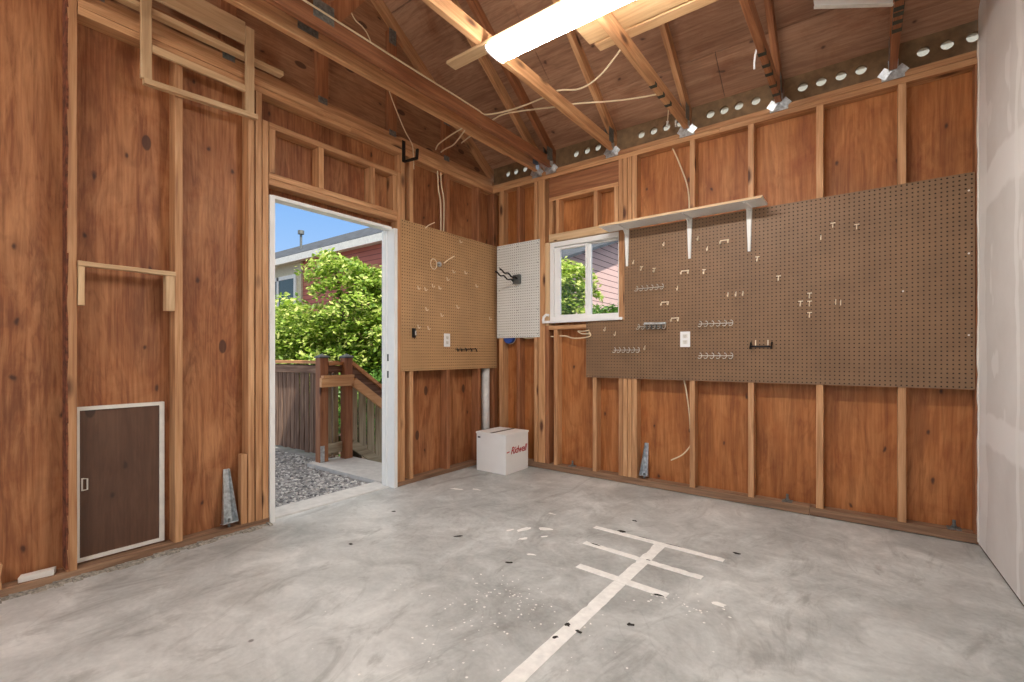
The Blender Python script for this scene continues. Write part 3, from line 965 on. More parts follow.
# ------------------------------------------------------------------ wooden pieces on the left wall
ap = thing('access_panel', 'dark brown access panel in a white frame, low on the left wall', 'panel', (-3.08, 0.725, 0.05))
MB().box((SL + 0.0008, 0.555, 0.055), (SL + 0.011, 0.880, 0.795)).build('panel', M['panel_brown'], ap)
m = MB()
for lo, hi in (((0.540, 0.046), (0.555, 0.806)), ((0.880, 0.046), (0.902, 0.806)), ((0.555, 0.046), (0.880, 0.064)), ((0.555, 0.788), (0.880, 0.806))):
    m.box((SL + 0.0008, lo[0], lo[1]), (SL + 0.020, hi[0], hi[1]))
m.build('panel_frame', M['offwhite'], ap)
m = MB().tube([(SL + 0.012, 0.568, 0.395), (SL + 0.020, 0.583, 0.397), (SL + 0.020, 0.583, 0.450), (SL + 0.012, 0.568, 0.452)], 0.0035, 8)
m.box((SL + 0.0112, 0.562, 0.392), (SL + 0.013, 0.568, 0.455))
m.build('handle', M['offwhite'], ap)

rl = thing('grab_rail', 'pale wooden rail on two short blocks between two studs of the left wall', 'rail', (-3.0, 0.73, 1.30))
MB().lumber((-3.03, 0.5345, 1.488), (-2.984, 0.9285, 1.512), 'Y', seed=31, wob=0.003).build('rail', M['paleY'], rl)
MB().lumber((-3.035, 0.5350, 1.300), (-2.992, 0.560, 1.4875), 'Z', seed=32).build('bracket_block', M['paleZ'], rl)
MB().lumber((-3.04, 0.886, 1.300), (-2.992, 0.9283, 1.4875), 'Z', seed=33).build('bracket_block', M['paleZ'], rl)

rk = thing('hanging_rack', 'pale wooden rack frame hanging on the left wall above the access panel', 'rack', (-2.97, 1.03, 2.45))
RX = -2.965
MB().lumber((RX - 0.02, 0.770, 2.486), (RX + 0.0, 0.818, 3.05), 'Z', seed=34).build('upright', M['paleZ'], rk)
MB().lumber((RX - 0.02, 1.280, 2.520), (RX + 0.0, 1.330, 3.035), 'Z', seed=35).build('upright', M['paleZ'], rk)
MB().obox((RX - 0.006, 0.782, 2.472), (RX - 0.006, 1.345, 2.512), 0.034, 0.028).build('bottom_rail', M['paleY'], rk)
MB().lumber((RX - 0.020, 0.819, 2.640), (RX - 0.002, 1.279, 2.680), 'Y', seed=37).build('middle_rail', M['paleY'], rk)
MB().lumber((RX - 0.020, 0.819, 2.925), (RX - 0.006, 1.279, 3.060), 'Y', seed=38).build('top_rail', M['paleY'], rk)
o = MB().lumber((-3.04, 0.545, 2.857), (-2.99, 1.52, 2.885), 'Y', seed=39).build('loose_board', M['paleY'])
tag(o, 'long pale board lying on the left wall plates behind the hanging rack', 'board')
o = MB().lumber((-3.045, 0.545, 2.8855), (-3.0, 1.18, 2.902), 'Y', seed=40).build('loose_board', M['redY'])
tag(o, 'thin reddish board lying on top of the pale board behind the hanging rack', 'board')

# small things on the left sill
m = MB(); m.add([(-3.075, 0.355, ZS), (-3.030, 0.340, ZS), (-3.012, 0.455, ZS), (-3.056, 0.470, ZS), (-3.075, 0.355, 0.060), (-3.030, 0.340, 0.062), (-3.012, 0.455, 0.066), (-3.056, 0.470, 0.064)],
                [(3, 2, 1, 0), (4, 5, 6, 7), (0, 1, 5, 4), (1, 2, 6, 5), (2, 3, 7, 6), (3, 0, 4, 7)])
o = m.build('wood_offcut', M['offwhite'], bevel=0.002); tag(o, 'short white-painted offcut lying on the left sill', 'offcut')
m = MB().lumber((-3.05, 0.255, ZS + 0.0006), (-3.004, 0.292, 0.145), 'Z', seed=41, wob=0.006)
o = m.build('wood_offcut', M['firZ']); tag(o, 'ragged raw wood offcut standing upright on the left sill', 'offcut')

def hold_down(base, label, ax, k=1.0):
    """leaning galvanized hold-down: a folded channel with a foot"""
    t = thing('metal_bracket', label, 'bracket', base, 'leaning galvanized brackets')
    bx, by, bz = base
    def P(u, d, z):
        u, d, z = u * k, d * k, z * k
        return (bx + d, by + u, bz + z) if ax == 'Y' else (bx + u, by + d, bz + z)
    m = MB()
    # back strap and two tapering flanges
    def quad(pts, th):
        a = [Vector(P(*p)) for p in pts]
        nrm = (a[1] - a[0]).cross(a[2] - a[0]).normalized() * th
        m.add([tuple(q) for q in a] + [tuple(q + nrm) for q in a], [(0, 1, 2, 3), (7, 6, 5, 4), (0, 4, 5, 1), (1, 5, 6, 2), (2, 6, 7, 3), (3, 7, 4, 0)])
    s = -1 if ax == 'X' else 1
    quad([(-0.006, -0.015 * s, 0.02), (0.056, -0.015 * s, 0.02), (0.042, -0.050 * s, 0.335), (0.016, -0.050 * s, 0.335)], 0.003)
    quad([(-0.006, -0.015 * s, 0.02), (0.016, -0.050 * s, 0.335), (0.012, -0.034 * s, 0.335), (-0.014, 0.040 * s, 0.035)], 0.003)
    quad([(0.056, -0.015 * s, 0.02), (0.042, -0.050 * s, 0.335), (0.046, -0.034 * s, 0.335), (0.064, 0.040 * s, 0.035)], 0.003)
    m.build('channel', M['zinc'], t)
    m = MB(); quad([(-0.014, -0.015 * s, 0.022), (0.064, -0.015 * s, 0.022), (0.066, 0.040 * s, 0.034), (-0.016, 0.040 * s, 0.034)], 0.004)
    m.build('foot', M['zinc'], t)
    MB().tube([P(0.025, 0.012 * s, 0.0006), P(0.025, 0.012 * s, 0.05)], 0.008, 8).build('bolt', M['zinc_dull'], t)
    return t
hold_down((-3.035, 1.185, ZS), 'galvanized bracket leaning on the left sill beside the doorway studs', 'Y')
hold_down((-1.462, 3.70, ZSB), 'galvanized bracket leaning at a stud foot under the brown pegboard', 'X', 0.84)

# anchor bolts
for x, lb in ((-2.112, 'below the window'), (-0.431, 'in the bay left of the sill joint'), (0.405, 'in the bay beside the drywall')):
    t = thing('anchor_bolt', 'rusty grey anchor bolt on the back sill ' + lb, 'bolt', (x, 3.70, ZSB), 'anchor bolts in the back sill')
    MB().box((x - 0.03, 3.672, ZSB + 0.0004), (x + 0.03, 3.728, ZSB + 0.006)).build('washer', M['zinc_dull'], t)
    MB().tube([(x, 3.70, ZSB + 0.006), (x, 3.70, ZSB + 0.018)], 0.014, 6).build('nut', M['zinc_dull'], t)
    MB().tube([(x, 3.70, ZSB + 0.018), (x, 3.70, ZSB + 0.05)], 0.008, 8).build('shank', M['zinc_dull'], t)

# ------------------------------------------------------------------ shelf on the back wall
sh = thing('wall_shelf', 'long white shelf on three brackets above the brown pegboard', 'shelf', (-1.14, 3.65, 2.09))
MB().box((-1.728, 3.450, 2.096), (-0.545, PB - 0.001, 2.113)).build('shelf_board', M['white'], sh, bevel=0.0015)
MB().box((-1.728, 3.4485, 2.0965), (-0.545, 3.4499, 2.1125)).build('raw_edge', M['paleX'], sh)['label'] = 'bare pale wood front edge'
for x in (-1.57, -1.068, -0.658):
    m = MB()
    # upright and arm: tapering pressed steel channels
    m.add([(x - 0.020, PB - 0.001, 2.094), (x + 0.020, PB - 0.001, 2.094), (x + 0.010, PB - 0.001, 1.792), (x - 0.010, PB - 0.001, 1.792),
           (x - 0.016, PB - 0.016, 2.094), (x + 0.016, PB - 0.016, 2.094), (x + 0.007, PB - 0.007, 1.792), (x - 0.007, PB - 0.007, 1.792)],
          [(0, 1, 2, 3), (7, 6, 5, 4), (0, 4, 5, 1), (1, 5, 6, 2), (2, 6, 7, 3), (3, 7, 4, 0)])
    m.add([(x - 0.020, PB - 0.017, 2.095), (x + 0.020, PB - 0.017, 2.095), (x + 0.009, 3.47, 2.095), (x - 0.009, 3.47, 2.095),
           (x - 0.016, PB - 0.017, 2.078), (x + 0.016, PB - 0.017, 2.078), (x + 0.006, 3.47, 2.088), (x - 0.006, 3.47, 2.088)],
          [(0, 1, 2, 3), (7, 6, 5, 4), (0, 4, 5, 1), (1, 5, 6, 2), (2, 6, 7, 3), (3, 7, 4, 0)])
    m.add([(x - 0.004, PB - 0.012, 2.02), (x + 0.004, PB - 0.012, 2.02), (x + 0.004, 3.57, 2.085), (x - 0.004, 3.57, 2.085),
           (x - 0.004, PB - 0.012, 2.085), (x + 0.004, PB - 0.012, 2.085)], [(0, 1, 2, 3), (0, 3, 4), (1, 5, 2), (4, 3, 2, 5)])
    m.build('shelf_bracket', M['white'], sh)

# ------------------------------------------------------------------ light fixture
def fixture(x0, x1, yc, label, zt=2.752):
    t = thing('light_fixture', label, 'light', ((x0 + x1) / 2, yc, 2.66))
    prof = [(yc + 0.074, 2.726), (yc + 0.082, 2.716), (yc + 0.066, 2.700), (yc + 0.03, 2.694), (yc - 0.03, 2.694), (yc - 0.066, 2.700), (yc - 0.082, 2.716), (yc - 0.074, 2.726)]
    MB().prism(prof, 'X', x0 + 0.010, x1 - 0.010).build('diffuser', M['diffuser'], t)
    MB().box((x0 + 0.004, yc - 0.045, 2.7265), (x1 - 0.004, yc + 0.045, zt)).build('housing', M['plastic'], t)
    for xx in (x0, x1 - 0.0095):
        MB().prism([(yc + (p[0] - yc) * 1.03, p[1] if p[1] > 2.70 else p[1] - 0.002) for p in prof], 'X', xx, xx + 0.0095).build('end_cap', M['plastic'], t)
    return t
o = MB().lumber((-1.955, 1.953, 2.7605), (0.1, 2.03, 2.7795), 'X', seed=60).build('mounting_board', M['paleX']); tag(o, 'pale board across the truss undersides that carries the lit fixture', 'board')
fixture(-1.635, -0.415, 2.0, 'lit white fluorescent fixture under the trusses', 2.7600)
o = MB().lumber((-1.955, -1.05, 2.7605), (0.1, -0.97, 2.7795), 'X', seed=61).build('mounting_board', M['paleX']); tag(o, 'pale board across the trusses near the garage door', 'board')
fixture(-1.625, -0.405, -1.01, 'added fluorescent fill fixture, unseen near the garage door', 2.7600)  # second fixture added out of view to light the room
t = thing('fill_bulb', 'added fill bulb in a white lampholder, unseen high between the trusses', 'light', (-2.2, -0.5, 3.4))  # unseen bulb added to brighten the roof and gable
MB().tube([(-2.2, -0.5, 4.0), (-2.2, -0.5, 3.50)], 0.004, 6).build('cord', M['cable'], t)
MB().tube([(-2.2, -0.5, 3.50), (-2.2, -0.5, 3.44)], 0.035, 14).build('lampholder', M['plastic'], t)
bulb = MB().tube([(-2.2, -0.5, 3.439), (-2.2, -0.5, 3.42), (-2.2, -0.5, 3.40), (-2.2, -0.5, 3.37), (-2.2, -0.5, 3.345), (-2.2, -0.5, 3.33)], [0.016, 0.028, 0.042, 0.048, 0.036, 0.012], 16)
bulb.build('bulb', m_emit('lit_fill_bulb', (1.0, 0.96, 0.91, 1), FILL_BULB_STRENGTH), t, smooth=True)

# boards stored on the trusses
o = MB().lumber((-1.285, 2.26, 2.8698), (0.12, 2.455, 2.889), 'X', seed=62).build('stored_board', M['board_pale']); tag(o, 'wide pale board stored on the trusses behind the lit fixture', 'board')
o = MB().lumber((-1.262, 2.47, 2.8698), (0.12, 2.545, 2.889), 'X', seed=63).build('stored_board', M['board_pale']); tag(o, 'narrow pale board stored on the trusses, beside the wide one', 'board')
# white folded panel
wp = thing('plastic_sheet', 'white plastic sheet lying across the trusses beside the drywall', 'sheet', (-0.05, 2.9, 2.87))
m = MB().add([(-0.225, 3.03, 2.962), (0.115, 3.265, 2.962), (0.115, 2.30, 2.922), (-0.225, 2.30, 2.922), (-0.225, 3.03, 2.987), (0.115, 3.265, 2.987), (0.115, 2.30, 2.947), (-0.225, 2.30, 2.947)],
             [(3, 2, 1, 0), (4, 5, 6, 7), (0, 1, 5, 4), (1, 2, 6, 5), (2, 3, 7, 6), (3, 0, 4, 7)])
m.build('panel', M['plastic'], wp)
m = MB().obox((-0.225, 3.032, 2.957), (0.115, 3.267, 2.957), 0.012, 0.014)
m.build('lip', M['offwhite'], wp)

# ------------------------------------------------------------------ box on the floor
bx = thing('cardboard_box', 'white square box with red lettering in the back corner', 'box', (-2.70, 3.43, 0))
MB().box((-2.872, 3.258, 0.0006), (-2.530, 3.600, 0.338)).build('box_body', M['card'], bx, bevel=0.003)
MB().box((-2.877, 3.253, 0.3385), (-2.525, 3.605, 0.357)).build('lid', M['card'], bx, bevel=0.003)
MB().box((-2.715, 3.256, 0.3572), (-2.680, 3.602, 0.3580)).build('lid_slot', M['card_tape'], bx)
MB().box((-2.857, 3.2572, 0.300), (-2.825, 3.2579, 0.315)).build('grey_print', M['dkgrey'], bx)
fc = bpy.data.curves.new('lettering', 'FONT')
fc.body = 'Ridwell'; fc.size = 0.088; fc.shear = 0.35; fc.offset = 0.0015; fc.extrude = 0.0004; fc.align_x = 'CENTER'; fc.space_character = 0.92
fo = bpy.data.objects.new('lettering_source', fc); COL.objects.link(fo)
dg = bpy.context.evaluated_depsgraph_get()
me = bpy.data.meshes.new_from_object(fo.evaluated_get(dg))
COL.objects.unlink(fo); bpy.data.objects.remove(fo)
me.materials.clear(); me.materials.append(M['red'])
rot = Matrix(((0, 0, 1, 0), (1, 0, 0, 0), (0, 1, 0, 0), (0, 0, 0, 1)))
me.transform(Matrix.Translation((-2.5292 + 2.70, 3.447 - 3.43, 0.175)) @ rot)
lo = bpy.data.objects.new('lettering', me); COL.objects.link(lo); lo.parent = bx
MB().obox((-2.5292, 3.272, 0.196), (-2.5292, 3.312, 0.200), 0.0006, 0.009).build('lettering_dash', M['red'], bx)

# ------------------------------------------------------------------ pipe, boxes, outlets
o = MB().tube([(-3.045, 3.590, ZS + .001), (-3.045, 3.590, 0.925)], 0.041, 20).build('white_pipe', M['pvc'], smooth=True); tag(o, 'white plastic pipe standing behind the white box', 'pipe')
o = MB().tube([(-2.815, 3.70, 1.237), (-2.815, 3.665, 1.237)], 0.062, 24).build('plastic_disc', M['blue']); tag(o, 'round blue plastic disc peeping out under the white pegboard', 'disc')
MB().tube([(-2.815, 3.706, 1.237), (-2.815, 3.7005, 1.237)], 0.068, 24).build('flange', M['cable'], o)
def outlet(c, axis, label):
    t = thing('power_outlet', label, 'outlet', c, 'wall outlets')
    cx, cy, cz = c
    def bx_(m, u0, u1, d0, d1, z0, z1):
        if axis == 'X':
            m.box((cx + u0, cy - d1, cz + z0), (cx + u1, cy - d0, cz + z1))
        else:
            m.box((cx + d0, cy + u0, cz + z0), (cx + d1, cy + u1, cz + z1))
        return m
    bx_(MB(), -0.037, 0.037, 0, 0.006, -0.059, 0.059).build('cover_plate', M['plastic'], t, bevel=0.002)
    for z in (0.022, -0.022):
        bx_(MB(), -0.017, 0.017, 0.006, 0.008, z - 0.015, z + 0.015).build('socket', M['offwhite'], t, bevel=0.001)
        m = MB()
        for u in (-0.006, 0.006):
            bx_(m, u - 0.0012, u + 0.0012, 0.008, 0.0084, z - 0.002, z + 0.007)
        bx_(m, -0.002, 0.002, 0.008, 0.0084, z - 0.010, z - 0.006)
        m.build('socket_slots', M['dkgrey'], t)
    return t
outlet((-1.100, PB - 0.0004, 1.181), 'X', 'white power outlet in the brown pegboard')
outlet((PL + 0.0004, 2.994, 1.194), 'Y', 'white power outlet in the tan pegboard')

# ------------------------------------------------------------------ pegboard hooks
def P_back(x, d, z): return (x, PB - d, z)
def P_left(y, d, z): return (PL + d, y, z)
def hook_T(P, u, z, label, g='small T-shaped hooks on the brown pegboard'):
    m = MB().tube([P(u - 0.013, 0.004, z + 0.010), P(u + 0.013, 0.004, z + 0.010)], 0.0034, 6)
    m.tube([P(u, 0.004, z + 0.010), P(u, 0.010, z - 0.020), P(u, 0.028, z - 0.024), P(u, 0.034, z - 0.010)], 0.0030, 6, 0.0024)
    return tag(m.build('peg_hook', M['brass']), label, 'hook', g)
def hook_L(P, u, z, label, g='small straight pegs on the brown pegboard', s=1.0):
    m = MB().tube([P(u, 0.0005, z + 0.016 * s), P(u, 0.006, z + 0.012 * s), P(u, 0.008, z - 0.014 * s), P(u, 0.026, z - 0.018 * s), P(u, 0.034, z - 0.004)], 0.0029, 6)
    return tag(m.build('peg_hook', M['brass']), label, 'hook', g)
def hook_D(P, u, z, label, g='wide double hooks on the brown pegboard'):
    m = MB().tube([P(u - 0.030, 0.005, z + 0.008), P(u + 0.030, 0.005, z + 0.008)], 0.0042, 6)
    for s in (-0.026, 0.026):
        m.tube([P(u + s, 0.005, z + 0.008), P(u + s, 0.012, z - 0.016), P(u + s, 0.030, z - 0.018), P(u + s, 0.036, z - 0.004)], 0.0032, 6)
    return tag(m.build('peg_hook', M['brass']), label, 'hook', g)
for (x, z), lb in zip([(-1.444, 1.762), (-1.34, 1.738), (-0.606, 1.737), (-0.962, 1.686), (-0.476, 1.59), (-0.297, 1.459), (-0.348, 1.409), (-0.297, 1.406), (-0.297, 1.331), (-0.17, 1.899), (-0.047, 1.869)],
    ['left of two close together above the first tool rail', 'right of two close together above the first tool rail', 'just below the tip of the right shelf bracket',
     'right of the wide hook below the middle shelf bracket', 'alone above and left of the cross of four', 'top of the cross of four at right', 'left arm of the cross of four at right',
     'centre of the cross of four at right', 'foot of the cross of four at right', 'left of the two highest near the top right', 'right of the two highest near the top right']):
    hook_T(P_back, x, z, 'small T hook on brown pegboard, ' + lb)
for (x, z), lb in zip([(-1.262, 1.929), (-1.51, 1.818), (-1.156, 1.576), (-1.005, 1.933), (-0.938, 1.849), (-0.234, 1.825), (-0.796, 1.498), (-0.743, 1.498), (-0.697, 1.498), (-0.155, 1.402), (-0.129, 1.395), (-1.415, 1.12), (-1.67, 1.24), (-1.764, 1.281)],
    ['high between the left and middle shelf brackets', 'beside the tip of the left shelf bracket', 'right of the upper left tool rail', 'beside the upper part of the middle shelf bracket',
     'right of the middle shelf bracket tip', 'high near the top right, alone', 'left of three in a short row', 'middle of three in a short row', 'right of three in a short row',
     'left of the pair right of the four', 'right of the pair right of the four', 'at the right end of the lowest left rail', 'right of two under the window', 'left of two under the window']):
    hook_L(P_back, x, z, 'small straight peg on brown pegboard, ' + lb)
for (x, z), lb in zip([(-1.101, 1.695), (-1.254, 1.467), (-1.176, 1.339), (-0.82, 1.886)],
    ['below the tip of the middle shelf bracket', 'right under the upper left tool rail', 'just above and left of the outlet', 'high between the middle and right shelf brackets']):
    hook_D(P_back, x, z, 'wide double hook on brown pegboard, ' + lb)
def tool_rail(x0, x1, z, label, chrome=False):
    t = thing('tool_rail', label, 'rail', ((x0 + x1) / 2, PB, z), 'wire tool rails on the brown pegboard')
    MB().tube([P_back(x0, 0.012, z + 0.004), P_back(x1, 0.012, z + 0.004)], 0.0032, 6).build('bar', M['wire_zinc'], t)
    n = 6
    for k in range(n):
        x = x0 + (x1 - x0) * (k + 0.25) / (n - 0.5)
        pts = [P_back(x - 0.004, 0.001, z + 0.022), P_back(x, 0.012, z + 0.024)]
        for q in range(7):
            a = math.pi * (0.5 - q / 6 * 1.25)
            pts.append(P_back(x + 0.015 * math.cos(a), 0.020 + q * 0.003, z + 0.004 + 0.021 * math.sin(a)))
        MB().tube(pts, 0.0027, 6).build('loop', M['wire_zinc'], t)
    if chrome:
        MB().tube([P_back(x0 + 0.07, 0.040, z + 0.026), P_back(x1 + 0.01, 0.040, z + 0.022)], 0.010, 10).build('chrome_bar', M['zinc'], t)
        for k in range(4):
            x = x0 + 0.09 + 0.038 * k
            MB().tube([P_back(x, 0.040, z + 0.018), P_back(x, 0.036, z - 0.018)], 0.006, 8).build('clip', M['dkgrey'], t)
    return t
tool_rail(-1.490, -1.262, 1.592, 'wire tool rail on brown pegboard, upper one right of the window')
tool_rail(-1.477, -1.245, 1.284, 'wire tool rail with chrome bar and dark clips, left of the outlet', True)
tool_rail(-1.682, -1.457, 1.098, 'wire tool rail on brown pegboard, lowest one under the window')
tool_rail(-0.998, -0.763, 1.288, 'wire tool rail right of the outlet, upper of two')
tool_rail(-0.998, -0.763, 1.052, 'wire tool rail right of the outlet, lower of two')
t = thing('tool_holder', 'black steel tool holder on the brown pegboard, right of the lower wire rail', 'holder', (-0.58, PB, 1.12))
MB().box((-0.648, PB - 0.012, 1.115), (-0.514, PB - 0.003, 1.126)).build('bar', M['black'], t)
for x in (-0.646, -0.516):
    MB().tube([P_back(x, 0.006, 1.148), P_back(x, 0.030, 1.122), P_back(x, 0.040, 1.106), P_back(x, 0.044, 1.116)], 0.0055, 8).build('prong', M['black'], t)
for x in (-0.617, -0.540):
    MB().tube([P_back(x, 0.004, 1.128), P_back(x, 0.004, 1.165)], 0.0035, 6).build('clip', M['brass'], t)
for (y, z), lb in zip([(3.16, 2.108), (3.068, 1.818), (2.652, 1.624), (2.73, 1.621), (2.816, 1.66), (2.893, 1.652), (3.382, 1.726), (2.992, 1.74), (2.741, 1.453), (2.918, 1.415), (3.12, 1.503), (3.587, 1.425), (2.652, 1.299), (2.764, 1.292), (3.227, 1.831)],
    ['highest one near the top edge', 'right of the ring holder', 'first of four in a row at left', 'second of four in a row at left', 'third of four in a row at left', 'fourth of four in a row at left',
     'in the right half at mid height', 'just below the ring holder', 'below the row of four, left one', 'below the row of four, right one', 'in the middle, above the outlet', 'near the corner edge',
     'beside the black catch', 'between black catch and outlet', 'right of the slanted peg']):
    hook_L(P_left, y, z, 'small brass peg on tan pegboard, ' + lb, 'small pegs on the tan pegboard', 0.85)
m = MB().tube([P_left(2.735, 0.004, 2.14), P_left(2.755, 0.02, 2.165), P_left(2.80, 0.05, 2.195)], 0.004, 6)
tag(m.build('peg_hook', M['brass']), 'slanted white wire peg at the top left of the tan pegboard', 'hook')
m = MB().tube([P_left(2.955, 0.004, 1.875), P_left(2.985, 0.03, 1.91), P_left(3.03, 0.06, 1.945)], 0.005, 6)
tag(m.build('peg_hook', M['brass']), 'slanted bright peg right of the ring holder on the tan pegboard', 'hook')
t = thing('ring_holder', 'wire ring tool holder with grey hub on the tan pegboard', 'holder', (PL, 2.85, 1.84))
pts = [P_left(2.815 + 0.038 * math.cos(a / 10 * 2 * math.pi), 0.022, 1.845 + 0.045 * math.sin(a / 10 * 2 * math.pi)) for a in range(11)]
MB().tube(pts, 0.0032, 6).build('ring', M['brass'], t)
MB().tube([P_left(2.89, 0.001, 1.855), P_left(2.89, 0.02, 1.855)], 0.022, 10).build('hub', M['zinc'], t)
MB().tube([P_left(2.853, 0.02, 1.845), P_left(2.89, 0.02, 1.855)], 0.004, 6).build('arm', M['dkgrey'], t)
t = thing('magnetic_catch', 'black catch at the left edge of the tan pegboard', 'catch', (PL, 2.608, 1.20))
MB().box((PL + 0.0004, 2.590, 1.205), (PL + 0.014, 2.622, 1.282)).build('body', M['black'], t)
MB().box((PL + 0.014, 2.612, 1.225), (PL + 0.018, 2.624, 1.262)).build('plate', M['wire_zinc'], t)
t = thing('key_hooks', 'row of small dark wire hooks low on the tan pegboard, right of its outlet', 'hooks', (PL, 3.22, 1.11))
MB().tube([P_left(3.10, 0.006, 1.112), P_left(3.16, 0.008, 1.110), P_left(3.22, 0.006, 1.114), P_left(3.30, 0.007, 1.118), P_left(3.38, 0.006, 1.122)], 0.0028, 6).build('wire', M['black'], t)
for k, y in enumerate((3.115, 3.165, 3.23, 3.30, 3.37)):
    MB().tube([P_left(y, 0.006, 1.128), P_left(y + 0.008, 0.02, 1.108), P_left(y - 0.006, 0.03, 1.095), P_left(y - 0.012, 0.032, 1.108)], 0.004, 6).build('hook', M['black'], t)

t = thing('double_hook', 'grey block with two wavy black prongs on the white pegboard', 'hook', (-2.68, PB, 1.75))
MB().box((-2.725, PB - 0.035, 1.745), (-2.640, PB - 0.0006, 1.835)).build('mount_block', M['dkgrey'], t, bevel=0.008)
for dx, dz in ((-0.03, 0.0), (0.02, 0.02)):
    pts = []
    for k in range(15):
        q = k / 14
        pts.append((-2.69 + dx - 0.02 * q, PB - 0.033 - 0.24 * q, 1.772 + dz + 0.055 * q + 0.009 * math.sin(q * 15)))
    MB().tube(pts, 0.0075, 8).build('prong', M['black'], t, smooth=True)
MB().tube([P_back(-2.70, 0.015, 1.74), P_back(-2.69, 0.022, 1.70), P_back(-2.66, 0.02, 1.69), P_back(-2.645, 0.01, 1.73)], 0.003, 6).build('bail', M['wire_zinc'], t)

t = thing('utility_hook', 'black square steel hook screwed to the plate right of the doorway', 'hook', (-2.99, 2.52, 2.62))
MB().box((XL + 0.0004, 2.492, 2.63), (XL + 0.008, 2.522, 2.80)).build('back_strap', M['black'], t)
MB().obox((XL + 0.004, 2.507, 2.630), (XL + 0.16, 2.512, 2.622), 0.026, 0.012).build('arm', M['black'], t)
MB().obox((XL + 0.154, 2.512, 2.617), (XL + 0.162, 2.512, 2.695), 0.026, 0.012, (0, 1, 0)).build('upturned_tip', M['black'], t)

# ------------------------------------------------------------------ cables
def smooth_path(pts, n=5):
    pts = [Vector(p) for p in pts]
    out = []
    for i in range(len(pts) - 1):
        p0 = pts[max(i - 1, 0)]; p1 = pts[i]; p2 = pts[i + 1]; p3 = pts[min(i + 2, len(pts) - 1)]
        for k in range(n):
            t = k / n
            out.append(0.5 * ((2 * p1) + (p2 - p0) * t + (2 * p0 - 5 * p1 + 4 * p2 - p3) * t * t + (3 * p1 - p0 - 3 * p2 + p3) * t ** 3))
    out.append(pts[-1])
    return out
def cable(pts, label, r=0.0055, mat='cable'):
    o = MB().tube(smooth_path(pts), r, 7).build('cable', M[mat], smooth=True)
    return tag(o, label, 'cable')
cable([(-2.284, 0.4, 2.866), (-2.284, 1.275, 2.868), (-2.283, 1.92, 2.865), (-2.284, 2.30, 2.868), (-2.284, 2.60, 2.868), (-2.278, 2.703, 2.872), (-2.06, 2.763, 2.872), (-1.81, 2.783, 2.884), (-1.69, 2.77, 2.884), (-1.553, 2.822, 2.872), (-1.372, 2.759, 2.866), (-1.151, 2.603, 2.878), (-1.09, 2.56, 2.882)],
      'cream cable lying along a truss then swinging across to the banded truss')
cable([(-2.80, 2.98, 2.90), (-2.52, 2.86, 2.875), (-2.292, 2.80, 2.880), (-2.124, 2.787, 2.872), (-1.818, 2.929, 2.879), (-1.681, 2.981, 2.879), (-1.393, 3.115, 2.868), (-1.161, 3.205, 2.872), (-1.09, 3.22, 2.881)],
      'cream cable crossing the trusses nearer the back wall')
cable([(-2.995, 2.86, 2.852), (-2.90, 2.80, 2.850), (-2.70, 2.715, 2.825), (-2.50, 2.625, 2.786), (-2.44, 2.60, 2.775)], 'cream cable sagging from the wall plate to the close pair of trusses, upper of two')
cable([(-2.995, 2.925, 2.852), (-2.90, 2.885, 2.842), (-2.72, 2.80, 2.800), (-2.50, 2.67, 2.778), (-2.44, 2.63, 2.772)], 'cream cable sagging from the wall plate to the close pair of trusses, lower of two')
cable([(-2.72, 1.80, 3.55), (-2.70, 1.812, 3.343), (-2.70, 1.85, 3.282), (-2.70, 1.915, 3.263), (-2.72, 1.99, 3.215), (-2.93, 2.298, 3.112), (-2.93, 2.365, 2.994), (-2.935, 2.465, 2.853), (-2.978, 2.575, 2.80), (-2.985, 2.597, 2.74), (-2.987, 2.606, 2.60)],
      'thin pale cord hanging from the roof and passing the black steel hook', 0.004)
cable([(-3.02, 2.905, 2.685), (-3.02, 2.918, 2.53), (-3.02, 2.945, 2.40), (-3.02, 2.945, 2.05)], 'left one of two cables dropping behind the tan pegboard', 0.006)
cable([(-3.02, 2.945, 2.685), (-3.02, 2.952, 2.58), (-3.02, 2.985, 2.42), (-3.02, 2.975, 2.05)], 'right one of two cables dropping behind the tan pegboard', 0.006)
cable([(-1.213, 3.70, 2.685), (-1.156, 3.70, 2.54), (-1.095, 3.70, 2.337), (-1.085, 3.70, 2.12)], 'cream cable slanting down behind the white shelf')
cable([(-1.125, 3.675, 0.90), (-1.10, 3.675, 0.78), (-1.080, 3.685, 0.60), (-1.075, 3.70, 0.40), (-1.09, 3.70, 0.345), (-1.14, 3.69, 0.285), (-1.223, 3.69, 0.235)], 'loose white cable hanging beside a stud under the brown pegboard')
cable([(-2.37, 3.69, 1.23), (-2.20, 3.70, 1.235), (-2.10, 3.685, 1.212), (-1.99, 3.66, 1.212), (-1.90, 3.635, 1.225), (-1.91, 3.632, 1.262)], 'white cable looping out of the bay under the window', 0.006)
cable([(-1.90, 3.645, 1.245), (-1.985, 3.648, 1.247), (-2.03, 3.65, 1.273), (-1.975, 3.65, 1.268), (-1.915, 3.645, 1.276)], 'short kinked white wire at the pegboard corner under the window', 0.005)
cable([(-2.66, 3.675, 1.238), (-2.60, 3.675, 1.222), (-2.51, 3.675, 1.225)], 'white cable just showing under the white pegboard', 0.006)
